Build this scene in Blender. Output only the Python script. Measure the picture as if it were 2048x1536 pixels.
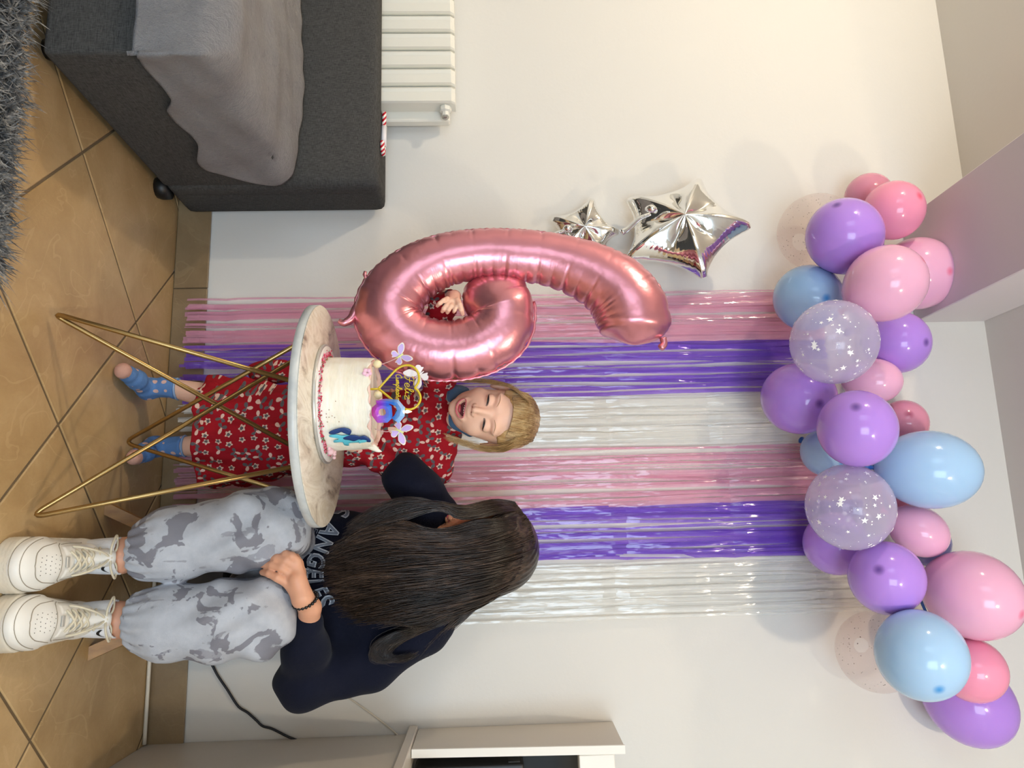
import bpy, math, random
import numpy as np
from mathutils import Vector, Matrix
random.seed(7); rng = np.random.default_rng(7)
for o in list(bpy.data.objects): bpy.data.objects.remove(o)
SC = bpy.context.scene
COL = SC.collection

# ------------------------------------------------------------------ camera
FPX = 1500.; CH = .95; CY = -2.26
_yw, _pt, _rl = math.radians(11), math.radians(2.2), math.radians(1.15)
FW = np.array([-math.sin(_yw)*math.cos(_pt), math.cos(_yw)*math.cos(_pt), math.sin(_pt)])
_R0 = np.array([math.cos(_yw), math.sin(_yw), 0.]); _U0 = np.cross(_R0, FW)
RT = math.cos(_rl)*_R0 - math.sin(_rl)*_U0
UP = math.cos(_rl)*_U0 + math.sin(_rl)*_R0
CP = np.array([0, CY, CH])
cd = bpy.data.cameras.new('camera'); cam = bpy.data.objects.new('camera', cd); COL.objects.link(cam)
cd.sensor_fit = 'HORIZONTAL'; cd.sensor_width = 36; cd.lens = FPX/2048*36
# the phone was held on its side: picture-right is world up, picture-down is world right
M = Matrix(((UP[0], -RT[0], -FW[0], CP[0]), (UP[1], -RT[1], -FW[1], CP[1]), (UP[2], -RT[2], -FW[2], CP[2]), (0, 0, 0, 1)))
cam.matrix_world = M; cd.clip_start = .05
SC.camera = cam

# ------------------------------------------------------------------ light and exposure
W = bpy.data.worlds.new('world'); SC.world = W; W.use_nodes = True
W.node_tree.nodes['Background'].inputs[0].default_value = (.75, .85, 1, 1)
W.node_tree.nodes['Background'].inputs[1].default_value = .7
def area(name, loc, target, sx, sy, power, col):
    l = bpy.data.lights.new(name, 'AREA'); l.shape = 'RECTANGLE'; l.size = sx; l.size_y = sy
    l.energy = power; l.color = col
    o = bpy.data.objects.new(name, l); COL.objects.link(o); o.location = loc
    o.rotation_euler = (Vector(target)-Vector(loc)).to_track_quat('-Z', 'Y').to_euler(); return o
def point(name, loc, r, power, col):
    l = bpy.data.lights.new(name, 'POINT'); l.shadow_soft_size = r; l.energy = power; l.color = col
    o = bpy.data.objects.new(name, l); COL.objects.link(o); o.location = loc; return o
WARM = (1, .84, .63); COOL = (.66, .83, 1.0)
point('lamp_light', (-2.0, -1.5, 2.38), .04, 46, WARM)
point('lamp_light', (.7, -1.9, 2.42), .04, 36, WARM)
area('window_light', (1.3, -4.9, 1.45), (-.3, 0, 1.2), 1.6, 1.9, 88, COOL)
area('window_light', (-1.9, -4.9, 1.45), (-.3, 0, 1.0), 1.2, 1.9, 20, COOL)
SC.view_settings.view_transform = 'Standard'; SC.view_settings.look = 'None'
SC.view_settings.gamma = 1; SC.view_settings.use_curve_mapping = False
SC.view_settings.exposure = 0.05

# ------------------------------------------------------------------ point finders (picture pixel + real distance -> place in the room)
def ray(x, y): return FW + RT*(y-768)/FPX + UP*(x-1024)/FPX
def PD(x, y, d): return CP + ray(x, y)*d
def PY(x, y, Y):
    r = ray(x, y); return CP + r*(Y-CP[1])/r[1]
def PZ(x, y, Z):
    r = ray(x, y); return CP + r*(Z-CP[2])/r[2]
def dep(p): return float((np.array(p)-CP) @ FW)
def pxr(px, p): return px*dep(p)/FPX
A = lambda *v: np.array(v, float)

# ------------------------------------------------------------------ colour and materials
def lin(h):
    if isinstance(h, tuple): return h
    h = h.lstrip('#'); c = [int(h[i:i+2], 16)/255 for i in (0, 2, 4)]
    return tuple((v/12.92 if v <= .04045 else ((v+.055)/1.055)**2.4) for v in c)
class NT:
    def __init__(s, name):
        s.m = bpy.data.materials.new(name); s.m.use_nodes = True; s.t = s.m.node_tree; s.t.nodes.clear()
        s.out = s.n('ShaderNodeOutputMaterial')
    def n(s, typ, **kw):
        nd = s.t.nodes.new(typ)
        for k, v in kw.items(): setattr(nd, k, v)
        return nd
    def l(s, a, b): s.t.links.new(a, b)
    def math(s, op, a, b=None, c=None, clamp=False):
        nd = s.n('ShaderNodeMath', operation=op, use_clamp=clamp)
        for i, v in enumerate((a, b, c)):
            if v is None: continue
            if hasattr(v, 'links'): s.l(v, nd.inputs[i])
            else: nd.inputs[i].default_value = v
        return nd.outputs[0]
    def mix(s, f, a, b):
        nd = s.n('ShaderNodeMix', data_type='RGBA')
        for sock, v in ((nd.inputs[0], f), (nd.inputs[6], a), (nd.inputs[7], b)):
            if hasattr(v, 'links'): s.l(v, sock)
            elif isinstance(v, (int, float)): sock.default_value = v
            else: sock.default_value = (*lin(v), 1)
        return nd.outputs[2]
    def coord(s, kind='Object', scale=(1, 1, 1), rot=(0, 0, 0)):
        tc = s.n('ShaderNodeTexCoord'); mp = s.n('ShaderNodeMapping')
        mp.inputs['Scale'].default_value = scale; mp.inputs['Rotation'].default_value = rot
        s.l(tc.outputs[kind], mp.inputs[0]); return mp.outputs[0]
    def noise(s, vec, scale, detail=3, rough=.5, dist=0):
        nd = s.n('ShaderNodeTexNoise'); s.l(vec, nd.inputs['Vector'])
        nd.inputs['Scale'].default_value = scale; nd.inputs['Detail'].default_value = detail
        nd.inputs['Roughness'].default_value = rough; nd.inputs['Distortion'].default_value = dist
        return nd.outputs[0]
    def ramp(s, f, stops, interp='LINEAR'):
        nd = s.n('ShaderNodeValToRGB'); nd.color_ramp.interpolation = interp; s.l(f, nd.inputs[0])
        e = nd.color_ramp.elements
        while len(e) < len(stops): e.new(.5)
        for i, (p, c) in enumerate(stops):
            e[i].position = p; e[i].color = (*lin(c), 1) if not isinstance(c, (int, float)) else (c, c, c, 1)
        return nd.outputs[0]
    def bump(s, h, strength=.3, dist=.01):
        b = s.n('ShaderNodeBump'); b.inputs['Strength'].default_value = strength; b.inputs['Distance'].default_value = dist
        s.l(h, b.inputs['Height']); return b.outputs[0]
    def pbsdf(s, col, rough=.5, metal=0, normal=None, spec=None, sss=0, coat=0, sheen=0, trans=0, ior=None, emis=None, est=0):
        p = s.n('ShaderNodeBsdfPrincipled')
        def put(k, v):
            if v is None: return
            if hasattr(v, 'links'): s.l(v, p.inputs[k])
            elif k in ('Base Color', 'Emission Color'): p.inputs[k].default_value = (*lin(v), 1)
            else: p.inputs[k].default_value = v
        put('Base Color', col); put('Roughness', rough); put('Metallic', metal); put('Specular IOR Level', spec)
        if normal is not None: s.l(normal, p.inputs['Normal'])
        if sss: put('Subsurface Weight', sss); p.inputs['Subsurface Scale'].default_value = .02; p.inputs['Subsurface Radius'].default_value = (1, .4, .25)
        if coat: put('Coat Weight', coat); p.inputs['Coat Roughness'].default_value = .05
        if sheen: put('Sheen Weight', sheen)
        if trans: put('Transmission Weight', trans)
        if ior: put('IOR', ior)
        if emis: put('Emission Color', emis); put('Emission Strength', est)
        return p.outputs[0]
    def done(s, sh): s.l(sh, s.out.inputs[0]); return s.m
def plain(name, col, rough=.5, metal=0, bump=None, var=0, **kw):
    t = NT(name); c = col; nm = None
    if var:
        v = t.noise(t.coord(), 9, 4); d = lin(col)
        c = t.mix(v, tuple(x*(1-var) for x in d), tuple(min(1, x*(1+var)) for x in d))
    if bump: nm = t.bump(t.noise(t.coord(), bump[0], 4), bump[1], bump[2])
    return t.done(t.pbsdf(c, rough, metal, nm, **kw))

# ------------------------------------------------------------------ object helpers
ORG = {}
def tag(o, label=None, cat=None, group=None, kind=None):
    if label: o['label'] = label
    if cat: o['category'] = cat
    if group: o['group'] = group
    if kind: o['kind'] = kind
    return o
def empty(name, loc, label=None, cat=None, group=None, kind=None):
    o = bpy.data.objects.new(name, None); COL.objects.link(o); o.location = tuple(float(v) for v in loc); o.empty_display_size = .05
    ORG[o.name] = np.array(loc, float); return tag(o, label, cat, group, kind)
def obj(name, vf, mat, parent=None, smooth=True, org=None, uv=None, thick=0):
    v, f = vf; v = np.asarray(v, float)
    if parent is not None: og = ORG[parent.name]
    else: og = A(*org) if org is not None else A((v[:, 0].min()+v[:, 0].max())/2, (v[:, 1].min()+v[:, 1].max())/2, v[:, 2].min())
    me = bpy.data.meshes.new(name)
    me.from_pydata((v-og).tolist(), [], f if isinstance(f, list) else f.tolist()); me.update()
    if smooth: me.polygons.foreach_set('use_smooth', [True]*len(me.polygons))
    if uv is not None:
        ul = me.uv_layers.new(name='UVMap'); li = np.empty(len(me.loops), int); me.loops.foreach_get('vertex_index', li)
        ul.data.foreach_set('uv', np.asarray(uv, float)[li].ravel())
    for m in (mat if isinstance(mat, (list, tuple)) else [mat]): me.materials.append(m)
    o = bpy.data.objects.new(name, me); COL.objects.link(o)
    if parent is not None: o.parent = parent
    else: o.location = og.tolist()
    ORG[o.name] = og
    if thick:
        s = o.modifiers.new('thickness', 'SOLIDIFY'); s.thickness = thick; s.offset = 0
    return o
def merge(parts):
    V = []; F = []; n = 0
    for v, f in parts:
        v = np.asarray(v, float); V.append(v); F += [tuple(int(i)+n for i in q) for q in f]; n += len(v)
    return np.vstack(V), F
def box(lo, hi, b=0):
    lo = A(*lo); hi = A(*hi)
    if b <= 0:
        v = [(x, y, z) for x in (lo[0], hi[0]) for y in (lo[1], hi[1]) for z in (lo[2], hi[2])]
        return np.array(v), [(0, 1, 3, 2), (4, 6, 7, 5), (0, 4, 5, 1), (2, 3, 7, 6), (0, 2, 6, 4), (1, 5, 7, 3)]
    import bmesh
    bm = bmesh.new(); bmesh.ops.create_cube(bm, size=1)
    for q in bm.verts: q.co = Vector([(lo[i]+hi[i])/2+q.co[i]*(hi[i]-lo[i]) for i in range(3)])
    bmesh.ops.bevel(bm, geom=bm.edges[:], offset=b, segments=3 if b > .006 else 1, profile=.6, affect='EDGES')
    v = np.array([q.co[:] for q in bm.verts]); f = [tuple(x.index for x in q.verts) for q in bm.faces]; bm.free(); return v, f
def cat(P, n=8, closed=False):
    P = np.asarray(P, float); 
    if closed: Q = np.vstack([P[-1:], P, P[:2]])
    else: Q = np.vstack([2*P[:1]-P[1:2], P, 2*P[-1:]-P[-2:-1]])
    out = []
    for i in range(1, len(Q)-2):
        a, b, c, d = Q[i-1], Q[i], Q[i+1], Q[i+2]
        for t in np.linspace(0, 1, n, endpoint=False):
            out.append(.5*((2*b)+(c-a)*t+(2*a-5*b+4*c-d)*t*t+(3*b-a-3*c+d)*t**3))
    if not closed: out.append(P[-1])
    return np.array(out)
def frames(P, closed=False):
    P = np.asarray(P, float)
    T = np.roll(P, -1, 0)-np.roll(P, 1, 0) if closed else np.gradient(P, axis=0)
    T /= np.linalg.norm(T, axis=1)[:, None]+1e-12
    n = np.cross(T[0], [0, 0, 1.]); 
    if np.linalg.norm(n) < .1: n = np.cross(T[0], [1., 0, 0])
    N = []
    for t in T:
        n = n-t*(n@t); n = n/(np.linalg.norm(n)+1e-12); N.append(n)
    N = np.array(N); return T, N, np.cross(T, N)
def tube(P, r, k=8, closed=False, caps=True):
    P = np.asarray(P, float); m = len(P); T, N, B = frames(P, closed)
    r = np.broadcast_to(np.asarray(r, float), (m,))
    a = np.arange(k)*2*np.pi/k
    V = (P[:, None]+r[:, None, None]*(np.cos(a)[None, :, None]*N[:, None]+np.sin(a)[None, :, None]*B[:, None])).reshape(-1, 3)
    F = []
    for i in range(m if closed else m-1):
        j = (i+1) % m
        for s in range(k):
            F.append((i*k+s, i*k+(s+1) % k, j*k+(s+1) % k, j*k+s))
    if not closed and caps: F += [tuple(range(k))[::-1], tuple(range((m-1)*k, m*k))]
    return V, F
def lathe(prof, org, axis=(0, 0, 1), k=32):
    ax = A(*axis); ax /= np.linalg.norm(ax); n = np.cross(ax, [0, 1., 0.])
    if np.linalg.norm(n) < .1: n = np.cross(ax, [1., 0, 0])
    n /= np.linalg.norm(n); b = np.cross(ax, n); V = []; F = []
    a = np.arange(k)*2*np.pi/k
    for r, h in prof:
        V.append(A(*org)+ax*h+r*(np.cos(a)[:, None]*n+np.sin(a)[:, None]*b))
    V = np.vstack(V)
    for i in range(len(prof)-1):
        for s in range(k): F.append((i*k+s, i*k+(s+1) % k, (i+1)*k+(s+1) % k, (i+1)*k+s))
    F += [tuple(range(k))[::-1], tuple(range((len(prof)-1)*k, len(prof)*k))]
    return V, F
def ball(c, r, k=12):
    r = np.broadcast_to(np.asarray(r, float), (3,)); th = np.linspace(0, np.pi, k//2+1)[1:-1]; ph = np.arange(k)*2*np.pi/k
    V = [A(0, 0, 1)]+[A(math.sin(t)*math.cos(p), math.sin(t)*math.sin(p), math.cos(t)) for t in th for p in ph]+[A(0, 0, -1)]
    V = np.array(V)*r+A(*c); F = []
    m = len(th)
    for s in range(k): F.append((0, 1+s, 1+(s+1) % k))
    for i in range(m-1):
        for s in range(k): F.append((1+i*k+s, 1+(i+1)*k+s, 1+(i+1)*k+(s+1) % k, 1+i*k+(s+1) % k))
    for s in range(k): F.append((1+(m-1)*k+s, len(V)-1, 1+(m-1)*k+(s+1) % k))
    return V, F
def grid(Pn):   # (m,n,3) -> mesh
    m, n = Pn.shape[:2]; i = np.arange(m*n).reshape(m, n)
    F = np.stack([i[:-1, :-1], i[1:, :-1], i[1:, 1:], i[:-1, 1:]], -1).reshape(-1, 4)
    return Pn.reshape(-1, 3), [tuple(q) for q in F.tolist()]
def prism(poly, n, t):   # poly (k,3) planar, extruded by n*t both ways
    P = np.asarray(poly, float); n = A(*n); n /= np.linalg.norm(n); k = len(P)
    V = np.vstack([P-n*t/2, P+n*t/2]); F = [tuple(range(k))[::-1], tuple(range(k, 2*k))]
    F += [(i, (i+1) % k, k+(i+1) % k, k+i) for i in range(k)]; return V, F

# ------------------------------------------------------------------ implicit surfaces (bodies and clothes as one continuous skin each)
def smin(a, b, k): h = np.clip(.5+.5*(b-a)/k, 0, 1); return b+(a-b)*h-k*h*(1-h)
def smax(a, b, k): return -smin(-a, -b, k)
def seg(P, a, b, ra, rb):
    a = A(*a); b = A(*b); d = b-a; t = np.clip(((P-a)@d)/(d@d+1e-12), 0, 1)
    return np.linalg.norm(P-a-t[:, None]*d, axis=1)-(ra+(rb-ra)*t)
def ell(P, c, r, R=None):
    q = P-A(*c)
    if R is not None: q = q@R
    r = A(*r); k0 = np.linalg.norm(q/r, axis=1); k1 = np.linalg.norm(q/(r*r), axis=1)+1e-9
    return k0*(k0-1)/k1
def chain(P, pts, rs, k=.01):
    d = None
    for i in range(len(pts)-1):
        e = seg(P, pts[i], pts[i+1], rs[i], rs[i+1]); d = e if d is None else smin(d, e, k)
    return d
def surfnet(f, lo, hi, h, newton=2):
    lo = A(*lo); hi = A(*hi); n = (np.ceil((hi-lo)/h/4).astype(int)*4+1)
    ax = [lo[i]+h*np.arange(n[i]) for i in range(3)]
    cn = (n-1)//4
    cx = [lo[i]+h*(4*np.arange(cn[i])+2) for i in range(3)]
    G = np.stack(np.meshgrid(*cx, indexing='ij'), -1).reshape(-1, 3)
    cv = f(G).reshape(cn); act = np.abs(cv) < h*4*1.9
    a2 = act.copy()
    for d in range(3):
        a2 |= np.roll(act, 1, d) | np.roll(act, -1, d)
    def up(z): return np.repeat(np.repeat(np.repeat(z, 4, 0), 4, 1), 4, 2)
    vals = np.full(n, 1.); vals[:-1, :-1, :-1] = up(cv)
    m = np.zeros(n, bool); u = up(a2); m[:-1, :-1, :-1] |= u; m[1:, 1:, 1:] |= u
    m[:-1, 1:, 1:] |= u; m[1:, :-1, 1:] |= u; m[1:, 1:, :-1] |= u; m[1:, :-1, :-1] |= u; m[:-1, 1:, :-1] |= u; m[:-1, :-1, 1:] |= u
    idx = np.argwhere(m); P = lo+h*idx
    out = np.concatenate([f(P[i:i+300000]) for i in range(0, len(P), 300000)])
    vals[m] = out
    S = vals < 0
    c = np.zeros(n-1, int)
    for dx in (0, 1):
        for dy in (0, 1):
            for dz in (0, 1): c += S[dx:n[0]-1+dx, dy:n[1]-1+dy, dz:n[2]-1+dz]
    cell = (c > 0) & (c < 8) ; ci = np.argwhere(cell)
    vid = -np.ones(n-1, int); vid[cell] = np.arange(len(ci))
    corners = [(dx, dy, dz) for dx in (0, 1) for dy in (0, 1) for dz in (0, 1)]
    acc = np.zeros((len(ci), 3)); cnt = np.zeros(len(ci))
    for i, a in enumerate(corners):
        for b in corners[i+1:]:
            if sum(abs(a[k]-b[k]) for k in range(3)) != 1: continue
            va = vals[tuple((ci+a).T)]; vb = vals[tuple((ci+b).T)]; x = (va < 0) != (vb < 0)
            t = np.where(x, va/(va-vb+1e-12), 0)[:, None]
            acc += np.where(x[:, None], A(*a)+(A(*b)-A(*a))*t, 0); cnt += x
    V = lo+h*(ci+acc/np.maximum(cnt, 1)[:, None])
    F = []
    for d in range(3):
        e, g = [(1, 2), (2, 0), (0, 1)][d]
        sa = [slice(None)]*3; sb = [slice(None)]*3; sa[d] = slice(0, -1); sb[d] = slice(1, None)
        x = S[tuple(sa)] != S[tuple(sb)]; q = np.argwhere(x)
        q = q[(q[:, e] > 0) & (q[:, g] > 0) & (q[:, e] < n[e]-1) & (q[:, g] < n[g]-1)]
        o1 = np.zeros(3, int); o1[e] = 1; o2 = np.zeros(3, int); o2[g] = 1
        ids = [vid[tuple((q-s).T)] for s in (o1+o2, o2, 0*o1, o1)]
        fl = S[tuple(q.T)]; Q = np.stack(ids, 1); Q[~fl] = Q[~fl][:, ::-1]
        F.append(Q[(Q >= 0).all(1)])
    F = np.vstack(F)
    for _ in range(newton):
        e = h*.3; d0 = f(V)
        g = np.stack([f(V+A(e, 0, 0))-d0, f(V+A(0, e, 0))-d0, f(V+A(0, 0, e))-d0], 1)/e
        st = g*(d0/np.maximum((g*g).sum(1), .2))[:, None]
        l = np.linalg.norm(st, axis=1); V = V-st*np.minimum(1, h*.7/np.maximum(l, 1e-9))[:, None]
    return V, [tuple(q) for q in F.tolist()]
# ------------------------------------------------------------------ the room
def wall_mat(name, col, sc=60):
    t = NT(name); c = t.coord()
    n = t.noise(c, 1.5, 3); base = t.mix(n, tuple(x*.96 for x in lin(col)), col)
    h = t.noise(c, sc, 5, .6); h2 = t.noise(c, 8, 3)
    return t.done(t.pbsdf(base, .75, normal=t.bump(t.math('ADD', h, t.math('MULTIPLY', h2, 2)), .12, .004)))
MW = wall_mat('painted_plaster', '#e2dfd8'); MC = wall_mat('ceiling_paint', '#ddd9d2'); MB_ = wall_mat('beam_paint', '#d9d3d2')
def struct(name, vf, m, parent=None, smooth=False):
    o = obj(name, vf, m, parent, smooth)
    if parent is None: o['kind'] = 'structure'
    return o
XL, XR, YF, ZC = -3.3, 2.3, -5.0, 2.553
struct('wall_back', box((XL, 0, 0), (XR, .1, ZC)), MW)
struct('wall_left', box((XL-.1, YF, 0), (XL, .1, ZC)), MW)
struct('wall_right', box((XR, YF, 0), (XR+.1, .1, ZC)), MW)
# wall behind the camera, with two window openings the daylight comes through
wf = [box((XL, YF-.12, 0), (XR, YF, .5)), box((XL, YF-.12, 2.4), (XR, YF, ZC)), box((XL, YF-.12, .5), (-2.5, YF, 2.4)),
      box((-1.3, YF-.12, .5), (.5, YF, 2.4)), box((2.1, YF-.12, .5), (XR, YF, 2.4))]
struct('wall_front', merge(wf), MW)
struct('ceiling', box((XL, YF, ZC), (XR, .1, ZC+.1)), MC)
struct('trim_1', box((-.951, YF, 2.326), (-.612, 0, ZC), .003), MB_)

# floor: grout bed with stone tiles laid diagonally
def tile_mat(name, base, dark, light):
    t = NT(name); c = t.coord('Object'); oi = t.n('ShaderNodeObjectInfo')
    ad = t.n('ShaderNodeVectorMath', operation='ADD'); t.l(c, ad.inputs[0])
    mu = t.n('ShaderNodeVectorMath', operation='SCALE'); mu.inputs[3].default_value = 37
    cb = t.n('ShaderNodeCombineXYZ')
    for i in range(3): t.l(oi.outputs['Random'], cb.inputs[i])
    t.l(cb.outputs[0], mu.inputs[0]); t.l(mu.outputs[0], ad.inputs[1]); v = ad.outputs[0]
    n1 = t.noise(v, 5, 6, .62, .6); n2 = t.noise(v, 90, 3, .6)
    col = t.ramp(n1, [(.3, dark), (.5, base), (.72, light)])
    col = t.mix(t.math('MULTIPLY', n2, .35), col, tuple(x*.72 for x in lin(base)))
    vn = t.math('ABSOLUTE', t.math('SUBTRACT', t.noise(v, 4.5, 2, .5, 1.6), .5))
    vein = t.math('LESS_THAN', vn, .006)
    col = t.mix(t.math('MULTIPLY', vein, .35), col, light)
    r = t.math('ADD', t.math('MULTIPLY', n1, .25), .22)
    hh = t.math('ADD', n2, t.math('MULTIPLY', n1, 2))
    return t.done(t.pbsdf(col, r, normal=t.bump(hh, .12, .004)))
MT = tile_mat('stone_tile', '#bb9c6e', '#a6875a', '#cdb083'); MG = plain('grout', '#6d5c44', .85, bump=(200, .3, .002))
flo = struct('floor', box((XL, YF, -.06), (XR, 0, -.003)), MG)
ORG[flo.name] = ORG[flo.name]
TS = .66; T0 = A(-.258, -.562)
def clip(poly, ax, lim, keep_less):
    out = []
    for i in range(len(poly)):
        a, b = poly[i], poly[(i+1) % len(poly)]
        ia = (a[ax] <= lim) if keep_less else (a[ax] >= lim); ib = (b[ax] <= lim) if keep_less else (b[ax] >= lim)
        if ia: out.append(a)
        if ia != ib: t = (lim-a[ax])/(b[ax]-a[ax]); out.append(a+(b-a)*t)
    return out
def tile_poly(poly, z0, z1, bev=.0025):
    P = np.array(poly); k = len(P); c = P.mean(0)
    Q = np.array([p+(c-p)/np.linalg.norm(c-p)*bev*1.4 for p in P])
    V = np.vstack([np.c_[P, np.full(k, z0)], np.c_[P, np.full(k, z1-.0018)], np.c_[Q, np.full(k, z1)]])
    F = [(i, (i+1) % k, k+(i+1) % k, k+i) for i in range(k)]+[(k+i, k+(i+1) % k, 2*k+(i+1) % k, 2*k+i) for i in range(k)]+[tuple(range(2*k, 3*k))]
    return V, F
g = .0035*1.414; full_mesh = None
for i in range(-9, 10):
    for j in range(-9, 14):
        c = T0+A(.33*i+.33*j, .33*i-.33*j)+A(0, 0)
        cen = c+A(.33, 0)
        poly = [cen+A(-.33+g, 0), cen+A(0, -.33+g), cen+A(.33-g, 0), cen+A(0, .33-g)]
        inside = all(XL < p[0] < XR and YF < p[1] < -.001 for p in poly)
        if inside and cen[1] < -3.2: continue
        if inside:
            if full_mesh is None:
                o = obj('tile', tile_poly([p-cen for p in poly], -.003, 0), MT, None, False, org=(0, 0, 0)); full_mesh = o.data
            else: o = bpy.data.objects.new('tile', full_mesh); COL.objects.link(o)
            o.parent = flo; o.location = (cen[0]-ORG[flo.name][0], cen[1]-ORG[flo.name][1], -ORG[flo.name][2])
        else:
            p = [np.array(q) for q in poly]
            for ax, lim, kl in ((1, -.001, True), (0, XR-.001, True), (0, XL+.001, False), (1, YF+.001, False)):
                if p: p = clip(p, ax, lim, kl)
            if len(p) < 3 or cen[1] < -3.2: continue
            P = np.array(p); ar = abs(sum(P[a][0]*P[(a+1) % len(P)][1]-P[(a+1) % len(P)][0]*P[a][1] for a in range(len(P))))/2
            if ar < .002: continue
            obj('tile', tile_poly(p, -.003, 0), MT, flo, False)
# baseboard of cut tiles
MBT = tile_mat('skirting_tile', '#90795a', '#806a4c', '#a08a68')
bb = struct('baseboard_back', box((XL, -.008, 0), (XR, 0, .1)), MG)
x = -.758-.466*5
while x < XR:
    lo, hi = max(x+.0015, XL), min(x+.4645, XR)
    if hi-lo > .02: obj('tile', box((lo, -.013, .002), (hi, -.004, .104), .0012), MBT, bb, False)
    x += .466

# ------------------------------------------------------------------ radiator
MR = plain('radiator_enamel', '#e9e6da', .35, var=.02)
rd = empty('radiator', (-1.7, -.07, .2), 'white ribbed panel radiator on the back wall behind the grey sofa', 'radiator')
pitch = .0632; xr = -1.318
for k in range(11):
    x0 = xr-pitch*(k+1); x1 = x0+pitch-.0028
    v = [(x0, -.105), (x0+.012, -.118), (x0+.024, -.113), (x0+.027, -.12), (x1-.003, -.12), (x1, -.112), (x1, -.06), (x0, -.06)]
    pl = [A(a, b, 0) for a, b in v]; V = []
    for z in (.17, .868, .880): V += [p+A(0, (0 if z < .875 else .012)*(1 if p[1] < -.08 else 0), z) for p in pl]
    n = 8; F = [(i, (i+1) % n, n+(i+1) % n, n+i) for i in range(n)]+[(n+i, n+(i+1) % n, 2*n+(i+1) % n, 2*n+i) for i in range(n)]+[tuple(range(2*n, 3*n)), tuple(range(n))[::-1]]
    obj('section', (np.array(V), F), MR, rd, False)
obj('back_panel', box((-1.99, -.062, .2), (xr+.03, -.03, .86), .004), MR, rd, False)
obj('wall_bracket', box((-1.85, -.03, .3), (-1.8, -.001, .8)), MR, rd, False)
vp = PY(893, 244, -.09); vp = A(xr, -.09, .848)
MCH = plain('valve_metal', '#b9b6ae', .25, .8)
vl = obj('valve', merge([lathe([(.017, -.002), (.019, .004), (.019, .014), (.012, .018), (.012, .03), (.008, .032)], vp, (1, 0, 0), 8)]), MR, rd, False)
obj('valve_pin', lathe([(.009, .024), (.011, .030), (.011, .037), (.006, .041)], vp, (1, 0, 0), 6), MCH, vl, False)

# ------------------------------------------------------------------ sofa
def weave(name, col, sc=420):
    t = NT(name); c = t.coord()
    a = t.noise(t.coord(scale=(1, 1, 14)), 70, 3, .6); b = t.noise(t.coord(scale=(14, 14, 1)), 70, 3, .6)
    n = t.math('MULTIPLY', t.math('ADD', a, b), .5); L = lin(col)
    cc = t.mix(t.ramp(n, [(.38, 0.), (.62, 1.)]), tuple(x*.55 for x in L), tuple(x*1.55 for x in L))
    return t.done(t.pbsdf(cc, .95, normal=t.bump(n, .5, .003), spec=.15))
MS = weave('charcoal_weave', '#484745'); MBK = plain('black_plastic', '#101010', .45)
sf = empty('sofa', (-1.6, -.42, 0), 'charcoal woven fabric sofa against the wall, half hidden by a grey blanket', 'sofa')
def shear(v): v = np.array(v); v[..., 0] += .012*(v[..., 1]+.81); return v      # the sofa stands slightly askew to the wall
def rbox(lo, hi, b): v, f = box(lo, hi, b); return shear(v), f
SX = -1.012
obj('seat_base', rbox((-2.9, -.812, .035), (SX, -.20, .30), .012), MS, sf)
obj('seat_cushion', rbox((-2.9, -.815, .30), (SX+.002, -.20, .402), .03), MS, sf)
obj('backrest', rbox((-2.9, -.205, .035), (SX+.004, -.126, .655), .03), MS, sf)
obj('backrest_corner', rbox((-1.305, -.17, .035), (SX+.0035, -.018, .6545), .03), MS, sf)
ff = PZ(322, 384, .02)
obj('foot', lathe([(.03, 0), (.034, .012), (.034, .036)], (ff[0]-.022, ff[1]+.02, 0), k=16), MBK, sf)
for lx, ly in ((-1.07, -.74), (-2.8, -.74), (-2.8, -.16)):
    obj('foot', lathe([(.022, 0), (.028, .036)], (lx, ly, 0), k=12), MBK, sf)
ch = PY(767, 412, -.17)

# fleece blanket over seat, right side and front
t = NT('grey_fleece'); c = t.coord()
n = t.noise(c, 260, 4, .7); n3 = t.noise(c, 45, 4, .6, .6)
cc = t.mix(t.math('ADD', t.math('MULTIPLY', n, .5), t.math('MULTIPLY', n3, .5)), '#6f6a6c', '#a8a2a2')
MFL = t.done(t.pbsdf(cc, 1, normal=t.bump(t.math('ADD', n, t.math('MULTIPLY', n3, 1.6)), 1., .014), sheen=.6, spec=.1))
na, nb = 150, 110
hemY = A(-.83, -.70, -.652, -.60, -.50, -.308, -.20, -.12, -.07); hemD = A(.150, .150, .155, .175, .165, .19, .13, .02, -.03)
Pn = np.zeros((na, nb, 3))
rs = np.random.RandomState(3)
def fold(a, b): return .006*np.sin(9*a+5*b)+.005*np.sin(23*b+3*a+1)+.003*np.sin(41*b-17*a)+.0025*np.sin(60*a+22*b)
bs = np.linspace(-.972, -.222, nb)     # cloth coordinate towards the wall (below -.83 it hangs down in front)
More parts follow.
